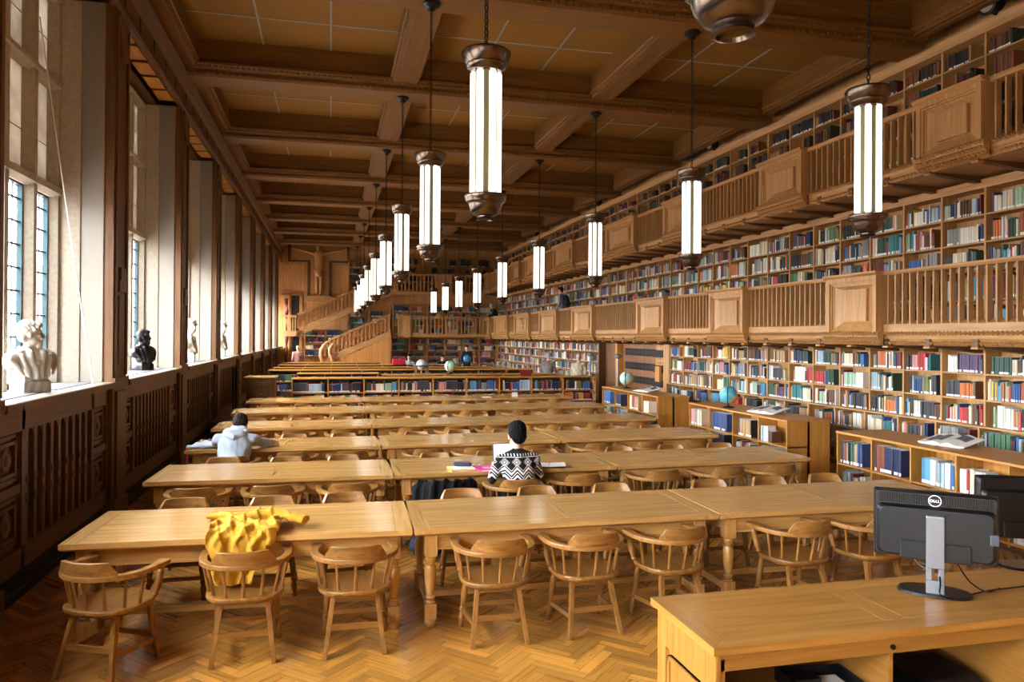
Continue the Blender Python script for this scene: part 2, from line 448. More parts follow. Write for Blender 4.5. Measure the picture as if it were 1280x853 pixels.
# ---- left wall
WL = empty_struct('wall_left')
def sub(name, mb, mats, parent=None, bev=0): return mb.build(name, mats, parent or WL, bev=bev)
mb = MB(); mb.box(-3.3, -2.56, YB, YE, 0, 1.64); mb.mat = 0
sub('dado_core', mb, M['wallZ'])
mb = MB(); mb.box(-3.3, -2.5, YB, YE, 6.1, 7.3); sub('frieze', mb, M['wallY'])
mb = MB()
mb.prof_y([(-2.5, 6.52), (-2.43, 6.55), (-2.39, 6.62), (-2.36, 6.67), (-2.5, 6.67)], YB, YE)
mb.prof_y([(-2.5, 6.08), (-2.44, 6.08), (-2.42, 6.12), (-2.44, 6.17), (-2.5, 6.2)], YB, YE)
mb.prof_y([(-2.5, 6.22), (-2.465, 6.23), (-2.465, 6.26), (-2.5, 6.27)], YB, YE)
sub('cornice_moulding', mb, M['wallY'])
mb = MB()
for Y in BY[2:]:
    for d in (.28, 1.05, 1.85, 2.65, 3.4): mb.box(-2.505, -2.492, Y + d - .018, Y + d + .018, 6.24, 6.5)
sub('frieze_slot_shade', mb, M['dark'])  # dark strips paint the shade inside the slots
# window head, piers, posts
for i, Y in enumerate(BY):
    vis = Y > 5
    mb = MB()
    mb.box(-3.3, -2.78, Y - .3, Y + .3, 1.6, 6.15)
    sub('stone_pier', mb, M['stone'])
    mb = MB()
    mb.box(-2.83, -2.56, Y - .315, Y + .315, 1.64, 6.12)
    sub('plaster_reveal', mb, M['plaster'])
    mb = MB()
    mb.box(-2.56, -2.455, Y - .3, Y + .3, 0, 6.12)
    mb.mat = 1
    mb.box(-2.575, -2.555, Y - .305, Y + .305, 1.7, 6.1)
    mb.mat = 0
    mb.box(-2.5, -2.42, Y - .31, Y + .31, 0, .28); mb.box(-2.5, -2.425, Y - .305, Y + .305, 1.62, 1.74)
    mb.box(-2.47, -2.425, Y - .20, Y + .20, .32, 1.58)
    for a in (-.26, .2): mb.box(-2.46, -2.43, Y + a, Y + a + .06, 1.76, 6.0)
    mb.box(-2.46, -2.435, Y - .12, Y + .12, 1.9, 2.72); mb.box(-2.46, -2.42, Y - .14, Y + .14, 2.76, 2.9); mb.box(-2.46, -2.415, Y - .1, Y + .1, 2.9, 3.05)
    mb.frustum((-2.455, -2.41, Y - .13, Y + .13), (-2.455, -2.44, Y - .16, Y + .16), 5.55, 5.95)
    mb.box(-2.46, -2.425, Y - .2, Y + .2, 5.95, 6.06)
    sub('window_post', mb, [M['wallZ'], M['honeyZ']])
def window(n, Ya, Yb, detail=True):
    wd = empty_struct('window_%d' % n)
    X = -3.1
    st = MB()
    m0, m1 = Ya + .1, Yb - .1
    P = (m1 - m0) / 4
    for k in (0, 1, 2, 3, 4):
        c = m0 + P * k
        st.prism([(X - .1, c - .05), (X - .04, c - .11), (X + .02, c - .11), (X + .11, c - .045), (X + .11, c + .045), (X + .02, c + .11), (X - .04, c + .11), (X - .1, c + .05)], 1.66, 6.08)
    for z0, z1 in ((3.80, 3.95), (5.0, 5.13), (5.98, 6.1)):
        st.prof_y([(X - .09, z0), (X + .06, z0 - .015), (X + .13, z0 + .03), (X + .13, z1 - .05), (X - .03, z1 + .02), (X - .09, z1)], Ya - .02, Yb + .02)
    # splayed jamb blocks
    for s, y in ((1, Ya), (-1, Yb)):
        st.prism([(X - .1, y - .02 * s), (X + .30, y - .02 * s), (X + .30, y + .03 * s), (X + .12, y + .1 * s), (X - .1, y + .12 * s)][::s], 1.66, 6.08)
    st.build('stone_tracery', M['stone'], wd)
    ld = MB(); gl = MB(); up = MB(); fr = MB()
    for k in range(4):
        a = m0 + P * k + .1; b = m0 + P * (k + 1) - .1
        fr.box(X - .03, X + .03, a, a + .025, 1.70, 3.80); fr.box(X - .03, X + .03, b - .025, b, 1.70, 3.80)
        fr.box(X - .03, X + .03, a, b, 1.70, 1.75); fr.box(X - .03, X + .03, a, b, 3.77, 3.81)
        if detail:
            z = 1.75
            while z < 3.75:
                ld.box(X - .012, X + .012, a, b, z - .008, z + .008); z += .235
            for t in (.3, .62): ld.box(X - .008, X + .008, a + (b - a) * t - .004, a + (b - a) * t + .004, 1.72, 3.8)
        gl.mat = 0; gl.box(X - .004, X + .004, a + .02, b - .085, 1.72, 3.79)
        gl.mat = 1; gl.box(X - .004, X + .004, b - .085, b - .02, 1.72, 3.79)
        for z0, z1 in ((3.93, 5.01), (5.12, 6.0)):
            up.box(X - .006, X + .006, a - .02, b + .02, z0, z1)
            if detail: ld.box(X + .004, X + .012, a, b, z0 + .42, z0 + .426)
    fr.build('casement', M['lead'], wd)
    if detail: ld.build('leading', M['lead'], wd)
    gl.build('pane', [M['glass'], M['glassblue']], wd)
    up.build('upper_pane', M['obscured'], wd)
    # sill board with pierced grilles
    sl = MB(); sl.mat = 0
    sl.box(-3.12, -2.42, Ya - .02, Yb + .02, 1.655, 1.70)
    sl.mat = 1; sl.box(-2.44, -2.405, Ya, Yb, 1.63, 1.695)
    sl.build('sill', [M['marblesill'], M['wallY']], wd)
    gr = MB()
    for (ga, gb) in ((Ya + .2, Ya + 1.35), (Ya + 1.75, Yb - .2)):
        y = ga
        while y < gb:
            gr.box(-2.95, -2.62, y, y + .018, 1.70, 1.706); y += .045
        x = -2.95
        while x < -2.61:
            gr.box(x, x + .018, ga, gb, 1.70, 1.707); x += .045
    gr.build('sill_grille', M['grille'], wd)
    # head soffit of panelled wood
    hd = MB(); hd.box(-2.82, -2.46, Ya - .02, Yb + .02, 6.10, 6.14)
    y = Ya + .08
    while y + .5 < Yb:
        hd.box(-2.74, -2.52, y, y + .5, 6.085, 6.10); y += .62
    hd.build('head_panel', M['honeyY'], wd)
    return wd
M['marblesill'] = plain('sill_stone', srgb(126, 120, 110), .4, var=.1, bscale=8)
M['grille'] = plain('sill_grille_paint', srgb(110, 112, 118), .5)
WIN = []
BYW = BY + [41.2]
for i in range(1, len(BYW)):
    WIN.append((BYW[i - 1] + .3, BYW[i] - .3))
    window(i, BYW[i - 1] + .3, BYW[i] - .3, BYW[i] > 5)
# dado panels: rails, carved side panels with roundels, long radiator slots
def dado(n, Ya, Yb, kind=0):
    t = empty_struct('trim_%d' % n)
    X = -2.56
    mb = MB()
    mb.box(X, X + .06, Ya, Yb, 1.44, 1.64); mb.box(X, X + .06, Ya, Yb, .28, .46)
    for y in (Ya, Ya + .55, Yb - .6, Yb - .05): mb.box(X, X + .06, y, y + .07, .28, 1.64)
    mb.box(X, X + .05, Ya, Ya + .6, .92, 1.0); mb.box(X, X + .05, Yb - .6, Yb, .92, 1.0)
    mb.build('dado_rail', M['wallY'], t)
    mb = MB()
    for c in (Ya + .31, Yb - .295):
        for z0, z1 in ((.5, .9), (1.03, 1.42)):
            for g, d in ((0, .03), (.05, .045)):
                y0, y1 = c - .22 + g, c + .22 - g
                mb.box(X, X + d, y0, y0 + .03, z0 + g, z1 - g); mb.box(X, X + d, y1 - .03, y1, z0 + g, z1 - g)
                mb.box(X, X + d, y0, y1, z0 + g, z0 + g + .03); mb.box(X, X + d, y0, y1, z1 - g - .03, z1 - g)
            mb.lathe([(.1, 0), (.1, .012), (.085, .02), (.075, .012), (.05, .012), (.035, .03), (0.004, .035)], 14, Matrix(((0, 0, 1), (0, 1, 0), (-1, 0, 0))), (X + .02, c, (z0 + z1) / 2))
    mb.build('carved_panel', M['wallZ'], t)
    gap = MB(); gap.box(X - .005, X + .004, Ya + .62, Yb - .62, .46, 1.44); gap.build('radiator_gap_shade', M['dark'], t)  # dark sheet paints the shade between the radiator slats
    sl = MB()
    y0, y1 = Ya + .62, Yb - .6
    k = 0; n_s = int((y1 - y0) / .2)
    for k in range(n_s):
        y = y0 + (y1 - y0) * (k + .5) / n_s; w = (y1 - y0) / n_s * .30
        sl.box(X, X + .035, y - w * .55, y + w * .55, .46, 1.44)
        for z in (1.0, .84):
            sl.ell((X + .028, y, z), .022, .034, .055, 8, 6)
        sl.prism([(y - w * 1.25, 1.44), (y - w * .5, 1.36), (y - w * .5, 1.44)], X, X + .03, Matrix(((0, 0, 1), (1, 0, 0), (0, 1, 0))))
        sl.prism([(y + w * 1.25, 1.44), (y + w * .5, 1.44), (y + w * .5, 1.36)], X, X + .03, Matrix(((0, 0, 1), (1, 0, 0), (0, 1, 0))))
    sl.build('radiator_slat', M['wallZ'], t)
for i in range(2, len(BY) - 1): dado(i - 1, BY[i] + .3, BY[i + 1] - .3)
mb = MB(); mb.box(-2.6, -2.55, YB, YE, .0, .27); struct('dado_gap_shade', mb, M['dark'])  # dark strip paints the shade of the gap below the dado
mb = MB(); mb.tube([(-2.52, YB, .12), (-2.52, 38, .12)], .02, 8); struct('trim_20', mb, M['iron'])

# ---- other walls
mb = MB(); mb.box(9.3, 9.5, YB, YE + .3, 0, 7.4); struct('wall_right', mb, M['galZ'])
mb = MB(); mb.box(-3.3, 9.5, YB - .2, YB, 0, 7.4); struct('wall_back', mb, M['galX'])
mb = MB(); mb.box(-3.3, 9.5, YE, YE + .2, 0, 7.4); struct('wall_end', mb, wood('end_wall_boards', srgb(226, 170, 108), srgb(190, 132, 76), 'Z', .5, ovar=0, plank=('X', .3)))
# ------------------------------------------------------------------ book stock
PAL = [('navy', 34, 46, 82), ('dark blue', 44, 66, 112), ('blue', 58, 98, 158), ('teal', 48, 120, 124), ('dark green', 42, 74, 60), ('green', 74, 118, 84),
       ('black', 34, 33, 35), ('charcoal', 62, 62, 66), ('grey', 138, 138, 136), ('white', 226, 222, 212), ('cream', 222, 208, 176), ('tan', 178, 142, 98),
       ('brown', 100, 66, 44), ('dark red', 110, 34, 38), ('red', 176, 50, 48), ('pink', 204, 142, 140), ('orange', 206, 116, 60), ('yellow', 214, 178, 74),
       ('sky blue', 90, 160, 200), ('olive', 128, 124, 78), ('purple', 92, 66, 104), ('pale blue', 164, 188, 206), ('pale green', 156, 182, 158), ('rust', 150, 78, 52)]
WT = [7, 5, 5, 4, 5, 4, 12, 6, 8, 19, 13, 5, 5, 6, 6, 4, 4, 3, 4, 3, 2, 6, 5, 3]
WD = [9, 5, 4, 4, 9, 5, 22, 12, 7, 6, 5, 4, 6, 9, 8, 3, 2, 3, 2, 3, 3, 3, 2, 2]
OLD = [('brown', 96, 62, 40), ('dark brown', 66, 44, 32), ('black', 30, 28, 28), ('dark green', 36, 56, 50), ('navy', 30, 38, 60), ('rust', 122, 72, 42), ('tan', 150, 118, 74), ('dark red', 84, 30, 32)]
BOOKS = []          # dicts: o, d, n (vectors), t, h, dep, col, lab, where
BR = random.Random(5)
def fill_shelf(o, d, n, w, h, where, pal='mod', full=(.55, 1.0), series=.28, depth=(.15, .22), tmul=1.0, fixed=None, rest='end'):
    o = Vector(o); d = Vector(d); n = Vector(n)
    lim = w * BR.uniform(*full); x = .012
    if rest == 'end' and BR.random() < .5: x += max(0, (w - lim)) * BR.random() * .8
    k = 0; run = 0; cur = None; start = x
    items = list(fixed) if fixed else None
    while True:
        if items is not None:
            if not items: break
            nm, cnt, tt, hh = items.pop(0)
            c = [p for p in PAL + OLD if p[0] == nm][0]
            lst = [(c, tt, hh * h)] * cnt
        elif run > 0 and cur:
            lst = [cur]; run -= 1
        else:
            c = BR.choice(OLD) if pal == 'old' else BR.choices(PAL, WD if pal == 'dark' else WT)[0]
            t = BR.uniform(.016, .042) * tmul; hh = h * BR.uniform(.62, .9)
            cur = (c, t, hh); lst = [cur]
            if BR.random() < series: run = BR.randint(2, 9)
        done = False
        for c, t, hh in lst:
            if x + t > w - .015 or (items is None and x - start + t > lim): done = True; break
            j = BR.uniform(.9, 1.08)
            BOOKS.append(dict(p=o + d * (x + t / 2), d=d, n=n, t=t * .94, h=hh * (1 if run or items is not None else BR.uniform(.97, 1)), dep=min(BR.uniform(*depth), .24),
                              col=srgb(*[min(250, v * j) for v in c[1:]]), name=c[0], where=where, k=k, lab=BR.random() < .72, inset=BR.uniform(0, .02)))
            x += t; k += 1
        if done: break
def book_mesh():
    # unit book: spine at y=0 towards the reader, thickness along x, height along z, rounded spine, page block on top
    mb = MB(); mb.sm = False
    arc = [(-.5, .06), (-.42, .015), (-.2, 0), (.2, 0), (.42, .015), (.5, .06)]
    out = arc + [(.5, 1), (-.5, 1)]
    mb.mat = 0; mb.prism(out, 0, .985)
    mb.mat = 1; mb.box(-.4, .4, .12, .97, .985, .99)
    return mb.mesh('book', [M['bookcloth'], M['paper']])
def label_mesh():
    mb = MB(); mb.prism([(-.49, .05), (-.42, -.006), (-.2, -.016), (.2, -.016), (.42, -.006), (.49, .05)], .03, .15)
    return mb.mesh('spine_label', M['label'])
def place_books(limit=300, skip=lambda x, y, z: False):
    sc = []
    for b in BOOKS:
        p = b['p']; a = proj(p.x, p.y, p.z); q = b['p'] + b['d'] * b['t']; c = proj(q.x, q.y, q.z + b['h'])
        mid = ((a[0] + c[0]) / 2, (a[1] + c[1]) / 2)
        vis = 0 < mid[0] < 1280 and 0 < mid[1] < 853 and a[2] > .5
        b['area'] = abs(a[0] - c[0]) * abs(a[1] - c[1]) if vis else 0
        b['ok'] = vis and not skip(mid[0], mid[1], p)
        sc.append(b)
    pick = sorted([b for b in sc if b['ok'] and b['where']], key=lambda b: -b['area'])[:limit]
    ids = set(id(b) for b in pick)
    bm_, lm = book_mesh(), label_mesh()
    # position of a book counted from the left end of its shelf, among all books standing there
    for b in pick:
        o = link('book', bm_); ang = math.atan2(b['d'].y, b['d'].x)
        o.location = b['p'] + b['n'] * b['inset']; o.rotation_euler = (0, 0, ang); o.scale = (b['t'], b['dep'], b['h']); o.color = b['col']
        tag(o, '%s book, %s on %s' % (b['name'], ORD[b['k']], b['where'][0]), 'book', b['where'][1])
        if b['lab']: link('spine_label', lm, o)
    mb = MB()
    wh = (.8, .79, .75)
    for b in BOOKS:
        if id(b) in ids: continue
        if 0 and b['area'] < .01: continue
        p = b['p'] + b['n'] * b['inset']; d = b['d'] * (b['t'] / 2); n = b['n'] * b['dep']; z = Vector((0, 0, b['h']))
        A, B_, Cc, D = p - d, p + d, p + d + n, p - d + n
        zl = Vector((0, 0, b['h'] * .03)); zh = Vector((0, 0, b['h'] * .16))
        v = [A, B_, Cc, D, A + z, B_ + z, Cc + z, D + z, A + zl, B_ + zl, A + zh, B_ + zh]
        c = tuple(b['col'][:3])
        base = len(mb.v); mb.v += [tuple(x) for x in v]
        fs = [(1, 2, 6, 5), (3, 0, 4, 7), (2, 3, 7, 6), (4, 5, 6, 7), (0, 1, 9, 8), (8, 9, 11, 10), (10, 11, 5, 4)]
        for i, f in enumerate(fs):
            mb.f.append([k + base for k in f]); mb.m.append(0); mb.s.append(False)
            mb.c.append(wh if (i == 5 and b['lab']) or i == 3 else c)
    o = mb.build('shelved_books', M['books'])
    tag(o, 'countless smaller books filling the distant wall shelves and galleries', 'books', kind='stuff')

# ------------------------------------------------------------------ wall bookcases
XS = 9.0; PITCH_B = .775; Y0B = 8.72
def wall_case(name, label, y0, y1, lines, top, step=None, corn=None, where=None, pal='mod', full=(.68, 1)):
    """uprights at the measured 0.775 m rhythm; lines = shelf heights"""
    t = thing(name, label, 'bookcase', (XS, y0, lines[0]))
    def P(mb, nm, mats): o = mb.build(nm, mats, t); o.matrix_parent_inverse = Matrix.Translation((-XS, -y0, -lines[0])); return o
    mb = MB(); mb.box(9.27, 9.3, y0, y1, lines[0], top); P(mb, 'back_panel', M['shelfZ'])
    k0 = math.ceil((y0 + .05 - Y0B) / PITCH_B); ys = [y0]
    while Y0B + k0 * PITCH_B < y1 - .05: ys.append(Y0B + k0 * PITCH_B); k0 += 1
    ys.append(y1)
    for y in ys:
        mb = MB(); mb.box(XS, 9.28, y - .016, y + .016, lines[0] if not step else step, top); P(mb, 'upright', M['shelfZ'])
    for z in lines:
        x = XS - (.1 if step and z <= step + .01 else 0)
        mb = MB(); mb.box(x + .005, 9.28, y0, y1, z - .024, z); P(mb, 'shelf', M['shelfY'])
    if step:
        for y in ys:
            mb = MB(); mb.box(XS - .1, 9.28, y - .016, y + .016, lines[0], step - .02); P(mb, 'base_upright', M['shelfZ'])
        mb = MB(); mb.box(XS - .07, 9.28, y0, y1, 0, lines[0] - .02); P(mb, 'plinth', M['wallY'])
    if corn:
        mb = MB(); z = top
        mb.prof_y([(XS - corn[0] * .4, z), (XS - corn[0] * .5, z + corn[1] * .3), (XS - corn[0], z + corn[1] * .8), (XS - corn[0], z + corn[1]), (9.3, z + corn[1]), (9.3, z)], y0, y1)
        P(mb, 'cornice', M['galY'])
    hs = lines + [top]
    for i in range(len(ys) - 1):
        a, b_ = ys[i], ys[i + 1]
        if b_ - a < .12: continue
        for r in range(len(hs) - 1):
            h = hs[r + 1] - hs[r] - .03; x = XS + .015 - (.1 if step and hs[r] < step - .01 else 0)
            wtxt = where(i, r, (a + b_) / 2) if where else None
            fill_shelf((x, b_ - .016, hs[r]), (0, -1, 0), (1, 0, 0), b_ - a - .032, h, wtxt, pal, full)
    return t
ROWN = {0: 'bottom', 1: 'second lowest', 2: 'third lowest', 3: 'second', 4: 'middle', 5: 'top'}
def bayname(y):
    k = int(round((18.42 - y) / PITCH_B))
    return ORD[max(0, k)]
LINES_L = [.10, .40, .70, 1.03, 1.40, 1.77]; 
RN = ['bottom', 'fifth', 'fourth', 'third', 'second', 'top']
wall_case('wall_bookcase', 'tall oak wall bookcase below the lower gallery, running from the portal towards the desk', 5.6, 18.82, LINES_L, 2.12, 1.03,
          (.06, .06), lambda i, r, y: ('%s shelf of the %s wall bay from the portal' % (RN[r], bayname(y)), 'books in the wall bookcase beside the portal'))
wall_case('wall_bookcase', 'oak wall bookcase under the lower gallery, running from the portal to the end wall', 24.4, 40.4, LINES_L, 2.12, 1.03, (.06, .06), full=(.75, 1))
LINES_M = [2.40, 2.78, 3.16, 3.54, 3.92, 4.29][0:]
LINES_M = [2.42, 2.83, 3.25, 3.654, 4.047]
RM = ['bottom', 'fourth', 'third', 'second', 'top']
wall_case('gallery_bookcase', 'long oak bookcase along the wall on the lower gallery', 5.6, 40.4, LINES_M, 4.407, None, (.04, .12),
          lambda i, r, y: None if r < 2 or y > 19.2 else ('%s gallery shelf, %s bay up from the portal' % (RM[r], bayname(y)), 'books on the lower gallery shelves'))
LINES_U = [4.72, 5.12, 5.52, 5.93, 6.30]
wall_case('gallery_bookcase', 'long oak bookcase along the wall on the upper gallery, right under the ceiling', 5.6, 40.4, LINES_U, 6.60, None, (.09, .16), None, 'old', (.3, .95))

# ------------------------------------------------------------------ galleries
def gallery(label, zdeck, zbase0, zrail, boxes, ybeg, yend, ystuff):
    t = thing('gallery', label, 'gallery', (8.0, ybeg, zdeck))
    iv = Matrix.Translation((-8.0, -ybeg, -zdeck))
    def P(mb, nm, mats): o = mb.build(nm, mats, t); o.matrix_parent_inverse = iv; return o
    mb = MB(); mb.box(8.12, 9.3, ybeg, yend, zdeck - .12, zdeck); P(mb, 'deck', M['galY'])
    XB = 8.12          # balustrade plane; boxes stand proud to 8.0
    zb = zdeck + .09   # bottom of the balusters
    def moulding(x, a, b, name):
        mb = MB(); zz = zbase0
        mb.prof_y([(x + .10, zz), (x + .06, zz + .03), (x + .05, zz + .05), (x + .01, zz + .10), (x - .0, zz + .16), (x - .0, zz + .20), (x + .10, zz + .20)], a, b)
        p = .07; y = a
        rows = ((zz + .14, .07, x - .02), (zz + .065, .07, x - .005), (zz - .005, .07, x + .03)) if name == 'box_moulding' else ((zz + .14, .07, x - .02), (zz + .0, .07, x + .02))
        while y + p <= b + 1e-3:
            for z0, hh, xx in rows:
                mb.pyr((xx, y + .004, z0 + hh / 2), (xx, y + p / 2, z0), (xx, y + p - .004, z0 + hh / 2), (xx, y + p / 2, z0 + hh), (xx - .05, y + p / 2, z0 + hh * .62))
            y += p
        P(mb, name, M['galY'])
    edges = sorted(boxes)
    cuts = []; prev = ybeg
    for a, b in edges:
        cuts.append((prev, a)); prev = b
    cuts.append((prev, yend))
    nb = 0; rest = MB()
    def baluster(mb, y):
        mb.box(XB, XB + .05, y - .013, y + .013, zb, zrail - .06)
        mb.box(XB + .05, XB + .085, y - .010, y + .010, zb, zrail - .06)
        mb.prism([(XB + .05, zb), (XB + .12, zb), (XB + .05, zb + .16)], y - .012, y + .012, Matrix(((1, 0, 0), (0, 0, 1), (0, 1, 0))))
        mb.prism([(XB + .05, zrail - .06), (XB + .05, zrail - .2), (XB + .1, zrail - .06)], y - .012, y + .012, Matrix(((1, 0, 0), (0, 0, 1), (0, 1, 0))))
    for a, b in cuts:
        if b - a < .1: continue
        moulding(XB - .02, a, b, 'base_moulding')
        mb = MB(); mb.prof_y([(XB - .03, zrail - .06), (XB - .05, zrail - .03), (XB - .05, zrail), (XB + .16, zrail), (XB + .16, zrail - .03), (XB + .13, zrail - .06)], a, b); P(mb, 'handrail', M['galY'])
        mb = MB(); mb.prof_y([(XB - .015, zbase0 + .2), (XB - .015, zb), (XB + .09, zb + .05), (XB + .14, zb + .05), (XB + .14, zbase0 + .2)], a, b); P(mb, 'bottom_rail', M['galY'])
        n = max(2, int(round((b - a) / .148)))
        for k in range(n):
            y = a + (b - a) * (k + .5) / n
            if y > 7.0 and nb < 98 and y < ystuff:
                mb = MB(); baluster(mb, y); P(mb, 'baluster', M['galZ']); nb += 1
            else: baluster(rest, y)
    if rest.v:
        o = P(rest, 'small_balusters', M['galZ']); o['kind'] = 'stuff'
    for a, b in edges:
        moulding(7.96, a - .05, b + .05, 'box_moulding')
        pb = MB(); x0 = 7.97; z0 = zbase0 + .2; z1 = zrail
        pb.box(x0 + .12, XB + .12, a, b, z0, z1 - .05)
        w = .065 * (b - a); sp = .13 * (b - a) / .6; za, zb_ = z0 + .01, z1 - .12
        for ya, yb2 in ((a, a + w), (b - w, b)): pb.box(x0, x0 + .119, ya, yb2, z0, z1 - .12)
        pb.box(x0, x0 + .119, a, b, z1 - .119, z1 - .05)
        # two stepped beads, then the splayed sides of the sunk field
        i0 = a + w; i1 = b - w
        for st_, d in ((0, .025), (1, .05)):
            q = st_ * .03
            pb.box(x0 + d, x0 + .118, i0 + q, i0 + q + .03, za, zb_ - q - .03); pb.box(x0 + d, x0 + .118, i1 - q - .03, i1 - q, za, zb_ - q - .03); pb.box(x0 + d, x0 + .118, i0 + q, i1 - q, zb_ - q - .03, zb_ - q)
        o0, o1, u0, u1 = i0 + .061, i1 - .061, za, zb_ - .06
        f0, f1, g0, g1 = o0 + sp * .6, o1 - sp * .6, u0 + .15, u1 - .05
        xa, xb2 = x0 + .06, x0 + .115
        pb.add([(x0 + .01, i0, u0), (x0 + .01, i1, u0), (xb2, f1, g0), (xb2, f0, g0)], [(0, 1, 2, 3)])
        pb.add([(xa, o0, u0), (xb2, f0, g0), (xb2, f0, g1), (xa, o0, u1)], [(0, 1, 2, 3)]); pb.add([(xa, o1, u0), (xa, o1, u1), (xb2, f1, g1), (xb2, f1, g0)], [(0, 1, 2, 3)])
        pb.add([(xa, o0, u1), (xb2, f0, g1), (xb2, f1, g1), (xa, o1, u1)], [(0, 1, 2, 3)])
        pbo = P(pb, 'parapet_box', M['galZ'])
        pn = MB(); pn.box(x0 + .07, x0 + .12, f0 + .012, f1 - .012, g0 + .012, g1 - .012)
        pn.build('raised_panel', M['galZ'], pbo)
        x0 = 7.97; cp = MB(); cp.prof_y([(x0 - .01, z1 - .05), (x0 - .05, z1 - .02), (x0 - .05, z1 + .01), (XB + .16, z1 + .01), (XB + .16, z1 - .05)], a - .04, b + .04); P(cp, 'box_cap', M['galY'])
    # joists under the deck with pale end blocks
    y = math.ceil(max(ybeg, 6.5) / .8) * .8
    while y < yend - .3:
        js = MB(); js.prism([(8.1, zbase0 - .01), (8.95, zbase0 - .10), (9.0, zbase0 - .10), (9.0, zbase0 + .1), (8.1, zbase0 + .1)], y - .05, y + .05, Matrix(((1, 0, 0), (0, 0, 1), (0, 1, 0))))
        eb = MB(); eb.box(8.09, 8.19, y - .055, y + .055, zbase0 - .035, zbase0 - .012)
        jo = P(js, 'joist', M['wallX']); eb.build('joist_end', M['honeyX'], jo)
        y += .8
    return t, P
g1, P1 = gallery('lower oak gallery with slatted balustrade and projecting panelled boxes', 2.38, 2.16, 3.27,
        [(5.7, 6.9), (9.65, 10.81), (13.4, 14.78), (17.05, 18.74), (22.26, 24.33), (26.11, 28.42), (30.0, 32.5), (33.9, 36.7), (37.9, 40.3)], 4.0, 40.4, 24)
g2, P2 = gallery('upper oak gallery with slatted balustrade, close under the coffered ceiling', 4.70, 4.58, 5.58,
        [(3.9, 5.0), (7.79, 8.87), (11.51, 12.84), (15.4, 17.09), (18.95, 21.09), (24.25, 26.55), (28.81, 30.58), (31.7, 33.0), (34.9, 36.4), (38, 39.6)], 4.0, 40.4, 24)
# heraldic lion relief on one lower box
ln = MB()
yc, zc = 31.25, 2.82
def lp(pts, r): ln.tube([(8.035, yc - a * 1.5, zc + b) for a, b in pts], r, 6)
lp([(-.02, .16), (.03, .08), (.06, -.02), (.0, -.12), (-.05, -.2)], [.05, .07, .06, .05, .03]); lp([(-.05, .2), (-.1, .17)], [.06, .04]); lp([(.03, .07), (-.1, .1), (-.16, .14)], .025); lp([(.05, .0), (-.08, -.02), (-.13, .02)], .025)
lp([(.0, -.12), (.1, -.15), (.12, -.22)], .03); lp([(.06, -.08), (.15, -.02), (.13, .1), (.18, .16)], .018)
o = P1(ln, 'lion_relief', M['galZ'])
# slim wood valances under the lower gallery edge, coloured yellow to look lit
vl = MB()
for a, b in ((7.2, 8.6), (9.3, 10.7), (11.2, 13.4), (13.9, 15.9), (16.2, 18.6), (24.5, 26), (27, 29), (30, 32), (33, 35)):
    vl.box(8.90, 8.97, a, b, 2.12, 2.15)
P1(vl, 'lit_valance_strip', M['valance'])
# ------------------------------------------------------------------ reading tables
TW = 1.03
def table_proto(L):
    """origin at the floor under the near left corner; x along the row, y away"""
    t = thing('reading_table', 'x', 'table')
    H = .78
    mb = MB(); e = .13
    mb.mat = 1; mb.box(0.004, e, 0, TW, H - .04, H); mb.box(L - e, L - .004, 0, TW, H - .04, H)
    mb.mat = 0
    mb.box(e + .0006, L - e - .0006, 0, .14, H - .04, H); mb.box(e + .0006, L - e - .0006, TW - .14, TW, H - .04, H)
    mb.box(e + .0006, L - e - .0006, .1406, TW - .1406, H - .04, H - .0006)
    mb.mat = 1
    mb.box(L * .5 - .055, L * .5 + .055, .143, TW - .143, H - .03, H + .0004)
    mb.mat = 0
    mb.prof_x([(-.0, H - .04), (.02, H - .055), (TW - .02, H - .055), (TW, H - .04)], .01, L - .01)
    mb.build('tabletop', [M['tableX'], M['tableY']], t, bev=.0015)
    for nm, a, b, c, d, m in (('front_apron', .13, L - .13, .09, .115, 'tableX'), ('back_apron', .13, L - .13, TW - .115, TW - .09, 'tableX'),
                              ('end_apron', .11, .135, .12, TW - .12, 'tableY'), ('end_apron', L - .135, L - .11, .12, TW - .12, 'tableY')):
        mb = MB(); mb.box(a, b, c, d, H - .17, H - .05)
        if 'end' not in nm: mb.box(a, b, c - .006, d + .006, H - .185, H - .165)
        mb.build(nm, M[m], t)
    prof = [(.030, .545), (.038, .54), (.044, .52), (.038, .5), (.028, .49), (.026, .48), (.036, .475), (.045, .45), (.047, .42), (.043, .36), (.038, .30), (.032, .26), (.03, .245), (.042, .235), (.042, .22), (.03, .21), (.03, .20), (.04, .195), (.04, .18)]
    low = [(.038, .06), (.046, .05), (.048, .03), (.038, .012), (.032, 0)]
    for x in (.14, L - .14):
        for y in (.115, TW - .115):
            mb = MB(); mb.sm = True
            mb.lathe(list(reversed(prof)), 14, None, (x, y, 0)); mb.lathe(list(reversed(low)), 14, None, (x, y, 0))
            mb.sm = False
            mb.box(x - .05, x + .05, y - .05, y + .05, .545, H - .05); mb.box(x - .045, x + .045, y - .045, y + .045, .058, .18)
            mb.build('leg', M['tableZ'], t, bev=.004)
    mb = MB()
    for x in (.14, L - .14): mb.box(x - .02, x + .02, .15, TW - .15, .09, .15)
    mb.box(.16, L - .16, TW / 2 - .03, TW / 2 + .03, .095, .145)
    mb.build('stretcher', M['tableX'], t)
    return t
